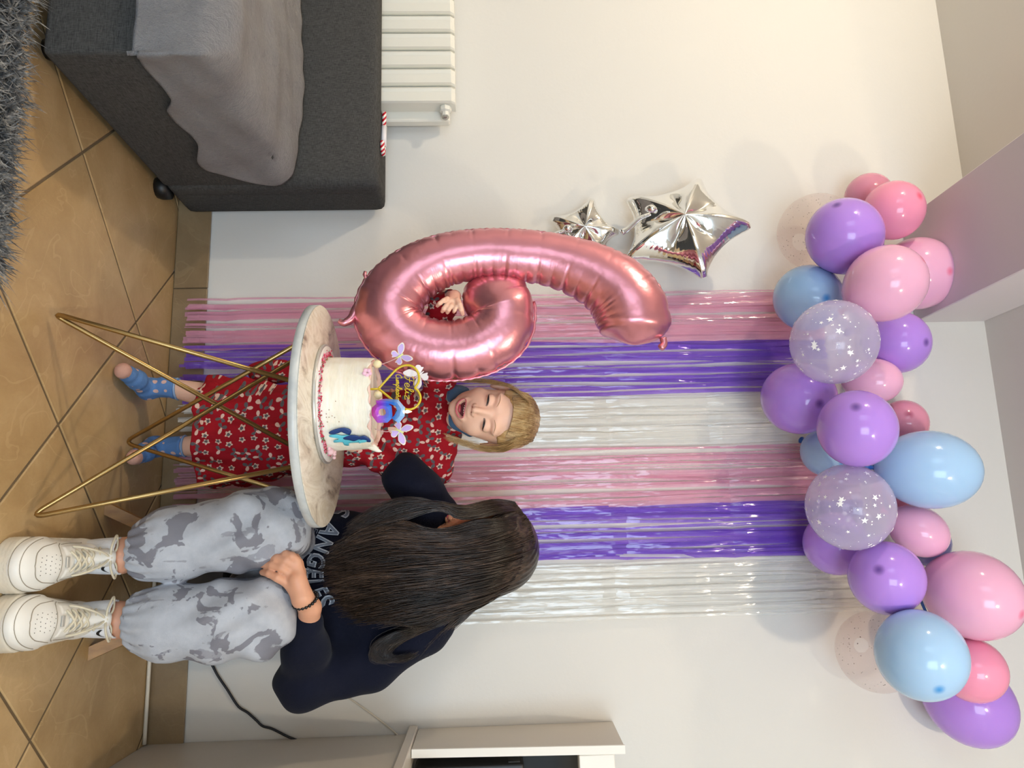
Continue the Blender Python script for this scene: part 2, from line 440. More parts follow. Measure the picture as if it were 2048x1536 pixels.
for j, b in enumerate(bs):
    yb = max(b, -.822); hd = np.interp(yb, hemY-.0, hemD)
    hd = hd*(1+.06*math.sin(31*b))
    if b > -.30: hd *= max(0, (-.22-b)/.08)**.5
    al = np.linspace(-.95, hd, na)
    for i, a in enumerate(al):
        rr = .055
        # roll the sheet over the right edge and over the front edge
        def over(s):   # s: distance past the edge minus rr; returns (outward, down)
            s = s+rr
            if s <= 0: return s-rr, 0.
            if s < rr*1.57: q = s/rr; return rr*math.sin(q)-rr, rr-rr*math.cos(q)
            return 0., rr+(s-rr*1.57)
        ox, dx = over(a); oy, dy = over(-.815-b)
        nz = fold(a, b)
        X = SX+.010+ox+(.7*nz+.004 if dx > .02 else 0); Y = -.815-.010-oy-(.7*nz+.004 if dy > .02 else 0)
        z = .402+.012+(.8*nz+.012*math.exp(-((a+.25)/.25)**2) if dx < .02 and dy < .02 else 0)-(dx if dy <= 0 else max(dx, dy)*1.0+.012*min(dx, dy)/.2)
        if dx > .05 and dy < .02: X += .006*math.sin(26*b)*(dx/.2)
        Pn[i, j] = (X, Y, z)
bl = obj('blanket', grid(shear(Pn)), MFL, None, thick=.009)
tag(bl, 'rumpled grey fleece blanket spread over the sofa seat and hanging off its side', 'blanket')
# candy cane lying along the top of the backrest
t = NT('candy_stripe'); c = t.coord('Object', rot=(0, 0, .0)); wv = t.n('ShaderNodeTexWave', wave_type='BANDS', bands_direction='DIAGONAL'); wv.inputs['Scale'].default_value = 34; t.l(c, wv.inputs[0])
MCA = t.done(t.pbsdf(t.ramp(wv.outputs[1], [(.0, '#c4122a'), (.5, '#c4122a'), (.52, '#f6efe9'), (1, '#f6efe9')]), .25))
p0 = A(PY(782, 225, -.15)[0], -.15, .664); p1 = A(PY(780, 305, -.15)[0], -.15, .662)
cn = empty('candy_cane', p1, 'red and white striped candy cane lying on top of the sofa back', 'candy cane')
pts = [p0, p0*.6+p1*.4, p1*.9+p0*.1, p1, p1+A(.012, -.012, .001), p1+A(.004, -.026, .001), p1+A(-.022, -.028, 0)]
obj('cane', tube(cat(pts, 6), .0065, 8), MCA, cn)
obj('wrapper', tube([p1*.85+p0*.15+A(0, 0, .0), p1*.35+p0*.65], .0085, 8), plain('wrapper_film', '#e8e4e6', .2), cn)

# ------------------------------------------------------------------ shag rug
t = NT('shag_pile'); MRU = t.done(t.pbsdf(t.ramp(t.noise(t.coord(), 55, 3, .7), [(.32, '#2c2f33'), (.5, '#66686a'), (.68, '#a3a09a')]), .9))
rg = empty('shag_rug', (-1.6, -1.5, 0), 'charcoal grey long pile shag rug on the tiled floor', 'rug')
RX, RY = -.50, -.885
obj('backing', box((-2.9, -2.2, .001), (RX, RY, .012), .003), plain('rug_back', '#2d2e30', .95), rg, False)
parts = []; V = []; F = []; n = 0
for q in range(13000):
    x = rng.uniform(-1.45, RX); y = RY-abs(rng.uniform(0, .34))
    if q % 6 == 0: y = RY-rng.uniform(0, .03)
    h = rng.uniform(.028, .05); dx, dy = rng.normal(0, .022, 2); w = rng.uniform(.0018, .0042)
    if y > RY-.04: dy += rng.uniform(0, .03)
    if x > RX-.05: dx += .02
    a = rng.uniform(0, 3.14); s = A(math.cos(a)*w, math.sin(a)*w, 0)
    b0 = A(x, y, .01); m = b0+A(dx*.35, dy*.35, h*.6); e = b0+A(dx*1.2, dy*1.2, h)
    V += [b0-s, b0+s, m-s*.9, m+s*.9, e]; F += [(n, n+1, n+3, n+2), (n+2, n+3, n+4)]; n += 5
obj('pile', (np.array(V), F), MRU, rg, False)['kind'] = 'stuff'

# ------------------------------------------------------------------ side cabinet and hutch at the right
ML = plain('beige_laminate', '#cfc6b8', .4, var=.03); MLW = plain('laminate_edge', '#efeae0', .4)
cb = empty('cabinet', (.9, -.25, 0), 'beige laminate side cabinet beside the wall with an overhanging top', 'cabinet')
obj('carcass', box((.553, -.62, 0), (1.6, -.004, .722), .002), ML, cb, False)
obj('top_panel', box((.531, -.66, .724), (1.62, -.004, .748), .002), ML, cb, False)
hc = empty('hutch', (.9, -.12, .749), 'beige open hutch standing on the side cabinet with a dark cavity', 'shelf unit')
def sidep(x0, x1, m, nm):
    v = [(0-.004, .75), (-.205, .75), (-.240, 1.286), (-.004, 1.297)]
    V = [A(x, a, b) for x in (x0, x1) for a, b in v]; return obj(nm, (np.array(V), [(0, 1, 2, 3), (7, 6, 5, 4), (0, 4, 5, 1), (1, 5, 6, 2), (2, 6, 7, 3), (3, 7, 4, 0)]), m, hc, False)
sidep(.5405, .5590, ML, 'side_panel'); sidep(1.5, 1.52, ML, 'side_panel')
obj('front_edge', (lambda: (np.array([A(x, a, b) for x in (.5395, .5600) for a, b in ((-.203, .75), (-.211, .75), (-.246, 1.288), (-.238, 1.288))]), [(0, 1, 2, 3), (7, 6, 5, 4), (0, 4, 5, 1), (1, 5, 6, 2), (2, 6, 7, 3), (3, 7, 4, 0)]))(), MLW, hc, False)
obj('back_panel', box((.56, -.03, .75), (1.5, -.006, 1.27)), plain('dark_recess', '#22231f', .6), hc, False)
obj('top_rail', box((.561, -.238, 1.172), (1.499, -.20, 1.262), .002), MLW, hc, False)
tv = empty('tv_set', (.85, -.14, .75), 'black flat television with vent slots in the hutch', 'television')
obj('housing', box((.585, -.20, .755), (1.3, -.12, 1.035), .008), MBK, tv)
for k in range(5): obj('vent_slot', box((.583, -.19+.011*k, .995), (.588, -.184+.011*k, 1.025)), plain('slot_grey', '#3a3a3a', .6), tv, False)
pa = empty('pineapple_figure', (.60, -.34, .749), 'small yellow pineapple ornament with green leaves on the cabinet top', 'ornament')
obj('fruit', ball((.602, -.345, .787), (.024, .024, .036), 14), plain('pineapple_yellow', '#e3c21c', .35, bump=(140, .8, .004)), pa)
lv = []
for k in range(9):
    a = k*2.4; d = A(math.cos(a)*.5, math.sin(a)*.5, 1); c0 = A(.602, -.345, .818)
    lv.append(tube([c0, c0+d*.012, c0+d*.02+A(math.cos(a)*.008, math.sin(a)*.008, 0)], [.006, .005, .0008], 5))
obj('leaves', merge(lv), plain('leaf_green', '#3fae3c', .35), pa)

# ------------------------------------------------------------------ cables
def cable(name, px, Y, r, m, label):
    P = [PY(a, b, Y) for a, b in px]
    return tag(obj(name, tube(cat(P, 8), r, 7), m), label, 'cable')
cable('black_cable', [(395, 1290), (412, 1312), (424, 1330), (436, 1352), (455, 1380), (476, 1412), (495, 1425), (512, 1440), (525, 1452), (545, 1458), (575, 1473), (602, 1484), (612, 1492)], -.012, .0035, plain('cable_black', '#16171c', .4), 'black power cable hanging in a slack curve on the wall beside the cabinet')
cable('thin_white_cable', [(640, 1370), (690, 1392), (735, 1422), (775, 1452), (800, 1474), (822, 1492)], -.006, .0022, plain('cable_white', '#d8cfbd', .4), 'thin cream cable running along the wall above the black cable')
P = [A(x_, -.03, .0065) for x_ in (-.02, .1, .2, .3, .42, .548)]
tag(obj('floor_cable', tube(cat(P, 6), .0055, 8), plain('cable_ivory', '#ddd3c0', .4)), 'thick ivory cable lying along the foot of the tiled skirting', 'cable')
P = [PY(372, 1136, -.022), PY(352, 1150, -.03), PY(340, 1165, -.03), PY(345, 1200, -.03)]

# ------------------------------------------------------------------ party curtains made of film strips
def film(name, col, alpha, rough=.22, spec=.6):
    t = NT(name); tr = t.n('ShaderNodeBsdfTransparent'); tr.inputs[0].default_value = (*[x**.35 for x in lin(col)], 1)
    n = t.noise(t.coord(scale=(1, 1, .25)), 40, 2)
    p = t.pbsdf(col, rough, normal=t.bump(n, .5, .01), spec=spec)
    m = t.n('ShaderNodeMixShader'); m.inputs[0].default_value = alpha
    t.l(tr.outputs[0], m.inputs[1]); t.l(p, m.inputs[2]); return t.done(m.outputs[0])
FP = film('pink_film', '#e8aac2', .50, .12, .9); FU = film('purple_film', '#8258d4', .52, .12, .9); FWh = film('clear_white_film', '#f2f2ee', .40, .10, 1.)
def strips(x0, x1, top, bot, n, seed, loose, gaps):
    r = np.random.RandomState(seed); parts = []; V = []; F = []; c = 0
    zs = np.concatenate([[top], np.arange(1.90, .25, -.125), [.16, bot]])
    kink = {round(z, 3): r.normal(0, .0012) for z in zs}
    L = x1-x0
    for k in range(n):
        u = (k+.5)/n; w = .0046*r.choice([.35, .7, 1.0, 1.3, 1.6])
        # neighbouring strips cling together lower down
        cl = round(u*gaps)/gaps; 
        xt = x0+L*u; tgt = x0+L*(u+(cl-u)*loose*r.uniform(.5, 1.0))+r.normal(0, .004*loose)
        ph = r.uniform(0, 6.28); yb = -.010-.016*r.uniform(); tw = r.uniform(-.8, .8)
        if r.uniform() < .15: tgt += r.normal(0, .025)
        zl = list(np.linspace(top, bot+r.uniform(-.012, .012), 52))
        for i, z in enumerate(zl):
            f = (top-z)/(top-bot); s = min(1, f*1.8)
            x = xt+(tgt-xt)*s*s*(3-2*s)+.0015*math.sin(9*z+ph)
            kz = math.exp(-(((z+.04*math.sin(x0*9)) % .30)-.15)**2*2500); x += .0035*kz*math.sin(ph)
            a = tw*math.sin(3.1*z+ph); ww = w*(.55+.45*abs(math.cos(a)) if f > .1 else 1.15)
            y = yb+.004*math.sin(5*z+ph)+.003*kz+(-.006 if z < .11 else 0)
            V += [A(x-ww, y-.35*ww*math.sin(a), z), A(x+ww, y+.35*ww*math.sin(a), z)]
            if i: F.append((c-2, c-1, c+1, c))
            c += 2
    return np.array(V), F
def curtain(x0, x1, label, seeds, tops):
    w = (x1-x0)/3
    e = empty('film_curtain', ((x0+x1)/2, -.02, 1.9), label, 'curtain', )
    for k, (nm, m, n, lo) in enumerate((('pink_strips', FP, 26, 1.0), ('purple_strips', FU, 19, 1.3), ('white_strips', FWh, 26, .6))):
        s = obj(nm, strips(x0+w*k, x0+w*(k+1), tops+.02, .05, n, seeds+k, lo, 6+k), m, e, False); s['kind'] = 'stuff'
    obj('header_tape', box((x0, -.006, tops), (x1, -.001, tops+.035)), FWh, e, False)
    return e
curtain(-.722, -.235, 'left film curtain of pink, purple and clear strips behind the laughing girl', 11, 2.0)
curtain(-.232, .262, 'right film curtain of pink, purple and clear strips behind the seated teenager', 31, 2.06)
# ------------------------------------------------------------------ latex balloons of the garland
def latex(name, col, tip):
    t = NT(name); c = t.coord('Object'); sp = t.n('ShaderNodeSeparateXYZ'); t.l(c, sp.inputs[0])
    r = t.math('SQRT', t.math('ADD', t.math('MULTIPLY', sp.outputs[0], sp.outputs[0]), t.math('MULTIPLY', sp.outputs[1], sp.outputs[1])))
    f = t.math('MULTIPLY', t.ramp(r, [(0, 1.), (.006, .8), (.016, 0.)]), t.math('GREATER_THAN', sp.outputs[2], .02))
    cc = t.mix(f, col, tip)
    return t.done(t.pbsdf(cc, .12, spec=.4, sss=.12))
LAT = {'pink': latex('pink_latex', '#f0b4d2', '#ee7f9f'), 'rose': latex('rose_latex', '#f49ab8', '#ee6280'), 'purple': latex('purple_latex', '#b78be6', '#6a4a9c'),
       'blue': latex('blue_latex', '#a9cdf0', '#3f94dc'), 'slate': latex('slate_latex', '#8a8ac4', '#55558c'), 'dusk': latex('dusty_pink_latex', '#dd93ab', '#b8607c')}
KN = {'pink': plain('pink_knot', '#d8557c', .3), 'purple': plain('purple_knot', '#3c2070', .3), 'blue': plain('blue_knot', '#1f5fb0', .3)}
t = NT('clear_latex'); tr = t.n('ShaderNodeBsdfTransparent'); tr.inputs[0].default_value = (.95, .93, .96, 1)
fr = t.n('ShaderNodeLayerWeight'); fr.inputs[0].default_value = .35
df = t.pbsdf('#d8cfee', .08, spec=.8)
m_ = t.n('ShaderNodeMixShader'); t.l(t.math('ADD', t.math('MULTIPLY', fr.outputs[1], .45), .32), m_.inputs[0]); t.l(tr.outputs[0], m_.inputs[1]); t.l(df, m_.inputs[2]); MCL = t.done(m_.outputs[0])
t = NT('faint_clear_latex'); tr = t.n('ShaderNodeBsdfTransparent'); tr.inputs[0].default_value = (.97, .94, .93, 1)
fr = t.n('ShaderNodeLayerWeight'); fr.inputs[0].default_value = .3
df = t.pbsdf('#efe6e4', .1, spec=.5)
m_ = t.n('ShaderNodeMixShader'); t.l(t.math('ADD', t.math('MULTIPLY', fr.outputs[1], .16), .035), m_.inputs[0]); t.l(tr.outputs[0], m_.inputs[1]); t.l(df, m_.inputs[2]); MCF = t.done(m_.outputs[0])
MSTAR = plain('white_print', '#ffffff', .6); MSPK = plain('speck_print', '#8f8580', .5)
def axes(d):
    d = A(*d); d /= np.linalg.norm(d); x = np.cross([0, 0, 1.], d)
    if np.linalg.norm(x) < .1: x = np.cross([1., 0, 0], d)
    x /= np.linalg.norm(x); return x, np.cross(d, x), d
def balloon(cx, cy, rx, ry, Y, colour, label, tip=None, name='balloon', seed=0):
    """rx along the picture's x (world up), ry along the picture's y (world right)"""
    c = PY(cx, cy, Y); d = dep(c); r = min(rx, ry)*d/FPX; L = max(rx, ry)*d/FPX
    if tip is None:
        rr = np.random.RandomState(seed+3); 
        if L > r*1.1: tip = ((.9, 0, -.45) if rx > ry else (0, .9, -.45))
        else: tip = (rr.uniform(-.4, .4), rr.uniform(-.4, .4), -.8)
    k = RT*tip[1]+UP*tip[0]+FW*tip[2]; k /= np.linalg.norm(k)
    X, Yv, Z = axes(k)
    R = np.stack([X, Yv, Z], 1)
    prof = []; Lz = max(L, r*1.06)
    for a in np.linspace(0, np.pi, 22):
        q = math.cos(a); rad = math.sin(a)
        h = Lz*q*.96
        if q < 0: rad *= 1-.10*(-q)**2; h *= 1.08
        prof.append((max(rad*r, .0004), h))
    v, f = lathe(prof, (0, 0, 0), k=40)
    W_ = v@R.T+c
    mt = {'clear': MCL, 'faint': MCF}.get(colour) or LAT[colour]
    o = empty(name, c, label, 'balloon', 'balloons of the garland')
    # the skin keeps its own axes so that the thick spot at its tip sits right
    b = obj('skin', (v, f), mt, None, org=(0, 0, 0)); b.parent = o; b.matrix_local = Matrix(R.tolist()).to_4x4()
    ORG[b.name] = c
    kb = c-Z*Lz*1.037
    ks = {'rose': 'pink', 'dusk': 'pink', 'slate': 'purple', 'clear': 'purple', 'faint': 'purple'}.get(colour, colour)
    if colour != 'faint': obj('knot', lathe([(.010, .006), (.005, -.003), (.007, -.008), (.004, -.012), (.010, -.020), (.011, -.022)], kb, Z, 10), KN[ks] if colour not in ('clear', 'faint') else MCL, o)
    if colour in ('clear', 'faint'):
        rr = np.random.RandomState(seed); parts = []
        N_ = 230 if colour == 'clear' else 220
        for q in range(N_):
            dd = rr.normal(size=3); dd /= np.linalg.norm(dd)
            h = dd[2]; rad = 1-.10*h*h if h < 0 else 1
            p = A(dd[0]*r*rad, dd[1]*r*rad, h*Lz*.96*(1.08 if h < 0 else 1))*1.004
            nn = A(p[0]/r**2, p[1]/r**2, p[2]/Lz**2); nn /= np.linalg.norm(nn); ex, ey, ez = axes(nn)
            if colour == 'clear': s = rr.choice([.0014, .0020, .0056, .0092, .0036], p=[.28, .25, .17, .10, .20])
            else: s = rr.uniform(.0007, .0018)
            a0 = rr.uniform(0, 6)
            if s > .0025: pl = [ex*math.cos(a0+i*math.pi/5)*s*(1 if i % 2 == 0 else .42)+ey*math.sin(a0+i*math.pi/5)*s*(1 if i % 2 == 0 else .42) for i in range(10)]
            else: pl = [(ex*math.cos(i*1.047)+ey*math.sin(i*1.047))*s for i in range(6)]
            V = np.array([p]+[p+x for x in pl])@R.T+c; K = len(pl)
            parts.append((V, [(0, 1+i, 1+(i+1) % K) for i in range(K)]))
        st = obj('star_print' if colour == 'clear' else 'speck_print', merge(parts), MSTAR if colour == 'clear' else MSPK, o, False); st['kind'] = 'stuff'
    return o
def tp(cx, cy, r, px, py):
    a = (px-cx)/r; b = (py-cy)/r; return (a, b, -math.sqrt(max(.05, 1-a*a-b*b)))
BL = [
 (1738, 393, 46, 46, -.10, 'dusk', 'small dusty pink balloon peeking out at the far left end of the garland'),
 (1787, 421, 58, 58, -.21, 'rose', 'bright rose pink balloon at the left end, beside the leftmost dark-tipped purple one', (.3, -.2, -.6)),
 (1689, 472, 76, 74, -.33, 'purple', 'purple balloon with a dark tip nearest the silver star balloons', tp(1689, 472, 76, 1655, 419)),
 (1634, 464, 76, 76, -.09, 'faint', 'faint clear speckled balloon behind the leftmost purple balloon'),
 (1835, 547, 72, 73, -.13, 'pink', 'pale pink balloon under the ceiling beam, partly behind another pale pink one'),
 (1771, 567, 83, 75, -.36, 'pink', 'pale pink balloon with a small pink tip at the left of the garland', tp(1771, 567, 83, 1823, 525)),
 (1616, 596, 75, 66, -.18, 'blue', 'light blue balloon over the top of the pink film strips', (.1, .12, -1)),
 (1668, 684, 94, 84, -.40, 'clear', 'clear balloon with white star print beside the light blue balloon on the left', (-.5, .2, -.6)),
 (1794, 685, 62, 62, -.15, 'purple', 'purple balloon behind the left clear star balloon, near the ceiling'),
 (1746, 762, 57, 45, -.17, 'pink', 'small pink balloon right of the left clear star balloon'),
 (1597, 797, 85, 71, -.24, 'purple', 'large purple balloon hanging low over the clear strips, without dark tip', (.12, .1, -1)),
 (1714, 857, 82, 76, -.40, 'purple', 'purple balloon with a dark tip in the middle of the garland', tp(1714, 857, 82, 1684, 810)),
 (1808, 846, 48, 46, -.12, 'dusk', 'small dusty pink balloon high in the middle, above the large light blue balloon'),
 (1650, 906, 50, 46, -.13, 'blue', 'small light blue balloon tucked between the middle purple and the right clear one'),
 (1859, 939, 98, 78, -.28, 'blue', 'large light blue balloon pointing up in the middle of the garland', (.92, 0, -.35)),
 (1700, 1014, 95, 85, -.40, 'clear', 'clear balloon with white star print below the large light blue balloon', (-.4, -.3, -.6)),
 (1786, 988, 40, 40, -.12, 'dusk', 'little dusty pink balloon nearly hidden between blue and right clear balloon'),
 (1838, 1062, 60, 49, -.28, 'pink', 'pink egg-shaped balloon right of the right clear star balloon', (.8, .5, -.3)),
 (1852, 1085, 50, 46, -.11, 'slate', 'slate violet balloon behind the pink egg-shaped balloon'),
 (1672, 1087, 62, 62, -.15, 'purple', 'shaded purple balloon behind the right clear star balloon', (.3, -.3, -.7)),
 (1773, 1156, 81, 72, -.37, 'purple', 'purple balloon with a dark tip between right clear star and light blue balloons', tp(1773, 1156, 81, 1728, 1124)),
 (1946, 1190, 98, 86, -.24, 'pink', 'largest pink balloon, high up by the ceiling on the right', (.3, .1, -.6)),
 (1842, 1310, 92, 86, -.38, 'blue', 'light blue balloon with a bright blue tip near the right end', tp(1842, 1310, 92, 1833, 1349)),
 (1945, 1340, 63, 62, -.24, 'rose', 'rose pink balloon near the right end above the last purple balloon', tp(1945, 1340, 63, 1994, 1358)),
 (1938, 1403, 94, 80, -.13, 'purple', 'shaded purple balloon at the right end of the garland', (.5, .5, -.3)),
 (1754, 1303, 78, 82, -.10, 'faint', 'faint clear speckled balloon behind the light blue one at the right'),
]
# ease neighbours apart in depth so that they press on each other without running through
_Y = np.array([b[4] for b in BL]); _Y0 = _Y.copy()
for _ in range(120):
    Cc = np.array([PY(b[0], b[1], y) for b, y in zip(BL, _Y)]); Rr = np.array([(b[2]*b[3])**.5*dep(c)/FPX for b, c in zip(BL, Cc)])
    for i in range(len(BL)):
        for j in range(i):
            d = np.linalg.norm(Cc[i]-Cc[j]); o_ = (Rr[i]+Rr[j])*.96-d
            if o_ > 0:
                s_ = 1 if _Y0[i] < _Y0[j] else -1; _Y[i] -= s_*o_*.12; _Y[j] += s_*o_*.12
    _Y = np.minimum(np.maximum(_Y, _Y0-.13), -Rr-.002)
BL = [(*b[:4], float(y), *b[5:]) for b, y in zip(BL, _Y)]
for i, b in enumerate(BL):
    balloon(*b[:7], tip=b[7] if len(b) > 7 else None, seed=i*5+2)
P = cat([PY(1760, 430, -.10), PY(1770, 560, -.16), PY(1760, 700, -.12), PY(1740, 800, -.16), PY(1760, 900, -.14), PY(1770, 1000, -.16), PY(1800, 1100, -.14), PY(1850, 1220, -.14), PY(1900, 1330, -.12)], 8)
gs = tag(obj('garland_strip', tube(P, .004, 6), KN['blue']), 'thin blue strip holding the balloon garland together behind the balloons', 'strip')

# ------------------------------------------------------------------ foil number six
t = NT('rose_gold_foil'); c = t.coord()
MF6 = t.done(t.pbsdf('#e0959f', .30, .85, normal=t.bump(t.noise(c, 30, 2), .12, .01)))
six = [(1720, 905, 120), (1722, 830, 205), (1712, 740, 219), (1670, 650, 217), (1590, 560, 202), (1450, 478, 180), (1250, 412, 160), (1050, 385, 156), (850, 375, 150), (650, 402, 156),
       (490, 462, 168), (370, 550, 183), (300, 650, 197), (290, 755, 196), (365, 860, 190), (510, 925, 182), (680, 935, 178), (830, 895, 184), (930, 815, 188), (950, 715, 190), (915, 640, 195), (890, 560, 190), (880, 500, 175)]
ctrl = np.array([(680+x/2.926, 380+y/2.926, r/2.926) for x, y, r in six])
C2 = cat(ctrl, 14); s_len = np.concatenate([[0], np.cumsum(np.hypot(np.diff(C2[:, 0]), np.diff(C2[:, 1])))])
Nn = 420; ss = np.linspace(0, s_len[-1], Nn); C2 = np.stack([np.interp(ss, s_len, C2[:, k]) for k in range(3)], 1)
Y6 = -.50
Wc = np.array([PY(a, b, Y6+.05*max(0., (q_-.93)/.07)) for (a, b, _), q_ in zip(C2, ss/ss[-1])]); Wr = np.array([pxr(r, w) for (a, b, r), w in zip(C2, Wc)])
# the inner end tucks behind the outer tube
tuck = np.clip((ss-ss[-1]*.93)/(ss[-1]*.07), 0, 1); 
T = np.gradient(Wc, axis=0); T /= np.linalg.norm(T, axis=1)[:, None]; Nr = np.cross(T, [0, -1., 0]); Nr /= np.linalg.norm(Nr, axis=1)[:, None]
K = 56; th = np.arange(K)*2*np.pi/K; V = np.zeros((Nn, K, 3)); mt_ss = ss/FPX*2
rs = np.random.RandomState(5)
# pleats run in from the two seams
def pleat(s, ph):
    return np.abs(np.sin(s*math.pi/.043+ph+1.2*np.sin(s*9)))**.5
from_end = np.minimum(np.arange(Nn), Nn-1-np.arange(Nn))/9.
cap = np.sqrt(np.clip(1-(1-np.clip(from_end/1.6, 0, 1))**2, 0, 1))
for i in range(Nn):
    r = Wr[i]*max(cap[i], .12)
    ca, sa = np.cos(th), np.sin(th)           # ca: outwards/inwards in the plane, sa: towards the room
    wi = r*ca; wd = .86*r*np.sign(sa)*np.abs(sa)**.92
    near = np.abs(ca)**5
    s = mt_ss[i]
    out = ca > 0
    p = np.where(out, pleat(s, .3), pleat(s*1.25, 1.1)); dr = -.006*(1-p)*np.where(np.abs(ca) < .995, near, near*.7)
    dr += -.0035*np.abs(ca)**2*np.exp(-((np.abs((s % .086)/.086-.5))/.05)**2)
    q = 1+dr/max(r, .01)
    ripple = .0007*np.sin(s*900)*np.abs(ca)**1.5*(np.abs(ca) < .97)
    V[i] = Wc[i]+Nr[i]*(wi*q)[:, None]+np.outer(wd*q+ripple, [0, -1., 0])
vi = np.arange(Nn*K).reshape(Nn, K); F = []
for i in range(Nn-1):
    for k in range(K): F.append((vi[i, k], vi[i, (k+1) % K], vi[i+1, (k+1) % K], vi[i+1, k]))
F += [tuple(vi[0][::-1]), tuple(vi[-1])]
n6 = empty('number_balloon', PY(720, 640, Y6), 'large pink foil balloon shaped as the number 6 held by the girl', 'balloon')
obj('foil_body', (V.reshape(-1, 3), [tuple(int(a) for a in q) for q in F]), MF6, n6)
sm = []
fl = Wc+Nr*(Wr*1.0)[:, None]; f2 = Wc+Nr*(Wr*1.045)[:, None]
G_ = np.zeros((Nn-60, 2, 3)); 
for i in range(30, Nn-30):
    w = 1+.012*math.sin(i*1.3)
    G_[i-30, 0] = Wc[i]+Nr[i]*Wr[i]*.985; G_[i-30, 1] = Wc[i]+Nr[i]*(Wr[i]*1.0+.0045)*w
obj('seam', grid(G_), MF6, n6, thick=.0012)
obj('tail', tube(cat([PY(725, 606, Y6), PY(712, 622, Y6-.01), PY(703, 637, Y6-.015), PY(688, 646, Y6-.02), PY(678, 642, Y6-.02)], 6), np.interp(np.arange(25), [0, 24], [.016, .006]), 8), MF6, n6)
obj('hang_tab', tube(cat([PY(1326, 676, Y6), PY(1328, 688, Y6), PY(1320, 697, Y6)], 5), [.009]*10+[.007], 8), MF6, n6)
obj('hang_tab', tube([PY(735, 560, Y6), PY(729, 549, Y6), PY(731, 543, Y6)], [.006, .005, .004], 6), MF6, n6)

# ------------------------------------------------------------------ silver foil stars
t = NT('silver_foil'); MSF = t.done(t.pbsdf('#f2f2f0', .07, 1, normal=t.bump(t.noise(t.coord(), 22, 2), .10, .01)))
def star(cx, cy, tips, Y, H, tilt, label, knot, tail, seed):
    c = PY(cx, cy, Y); tw = [PY(a, b, Y)-c for a, b in tips]
    ang = np.array([math.atan2(v[2], v[0]) for v in tw]); o_ = np.argsort(ang); tw = [tw[i] for i in o_]; ang = ang[o_]
    out = []
    for i in range(5):
        a = tw[i]; b = tw[(i+1) % 5]; m = (a+b)/2*.87
        e = np.array([-a[2], 0, a[0]]); e = e/np.linalg.norm(e)*.008
        out += [a-e, a*1.01, a+e]
        for q in (.2, .4, .6, .8, 1): 
            p = (1-q)*(a+e)+q*m; p = p*(1-.05*math.sin(q*math.pi)); out.append(p)
        eb = np.array([-b[2], 0, b[0]]); eb = eb/np.linalg.norm(eb)*.008
        for q in (.2, .4, .6, .8): 
            p = (1-q)*m+q*(b-eb); p = p*(1-.05*math.sin(q*math.pi)); out.append(p)
    out = cat(np.array(out), 4, closed=True); K = len(out); R_ = 26
    V = []; mR = np.mean(np.linalg.norm(out, axis=1))
    al = np.arctan2(out[:, 2], out[:, 0])
    lobe = np.zeros(K)
    for a in ang: lobe = np.maximum(lobe, np.cos(np.clip(np.abs((al-a+np.pi) % (2*np.pi)-np.pi)*2.5, 0, np.pi/2)))
    for sgn in (-1, 1):
        for j in range(1, R_+1):
            s = j/R_
            z = H*((1-s**2.0)**.62)
            # valleys run from the hub to the inner corners, tips stay plump
            zz = z*(1-.30*(1-lobe)*math.sin(math.pi*min(1, s*1.15))**.8)
            cr = .0016*np.sin(np.arange(K)*1.9+j*.0)*s**8*(1-s**12)
            V.append(out*s+np.outer((zz+cr)*sgn, [0, 1., 0])+c)
    V = np.vstack([np.vstack(V), [c+A(0, -H, 0)], [c+A(0, H, 0)]])
    F = []
    for h in (0, 1):
        b0 = h*R_*K
        for j in range(R_-1):
            for k in range(K):
                q = (b0+j*K+k, b0+j*K+(k+1) % K, b0+(j+1)*K+(k+1) % K, b0+(j+1)*K+k); F.append(q if h else q[::-1])
        ctr = 2*R_*K+h
        for k in range(K): F.append((ctr, b0+k, b0+(k+1) % K) if not h else (ctr, b0+(k+1) % K, b0+k))
    th_ = tilt
    Rm = np.array(Matrix.Rotation(th_[0], 3, 'X') @ Matrix.Rotation(th_[1], 3, 'Z'))
    V = (V-c)@Rm.T+c
    e = empty('star_balloon', c, label, 'balloon', 'silver star balloons')
    obj('foil_body', (V, F), MSF, e)
    kp = [PY(a, b, Y-H-.012) for a, b in knot]
    obj('knot', merge([tube(cat([kp[0], kp[0]*.5+kp[1]*.5+A(0, -.012, 0), kp[1]], 6), [.006+.006*math.sin(i/12*3.14) for i in range(13)], 10)] ), MSF, e)
    tl = [PY(a, b, Y-H*.8) for a, b in tail]
    obj('tail', tube(cat(tl, 5), [.006+.005*(i/(len(tl)*5)) for i in range((len(tl)-1)*5+1)], 9), MSF, e)
    return e
star(1366, 458, [(1400, 350), (1258, 384), (1256, 517), (1404, 566), (1494, 461)], -.13, .075, (.16, -.22), 'large silver foil star balloon on the wall left of the curtain', [(1292, 418), (1312, 424)], [(1300, 428), (1278, 438), (1255, 458), (1243, 465)], 1)
star(1168, 460, [(1184, 400), (1104, 438), (1122, 498), (1205, 515), (1236, 465)], -.055, .036, (.05, .06), 'small silver foil star balloon half hidden behind the number 6', [(1128, 458), (1142, 462)], [(1132, 460), (1116, 466), (1108, 470)], 2)

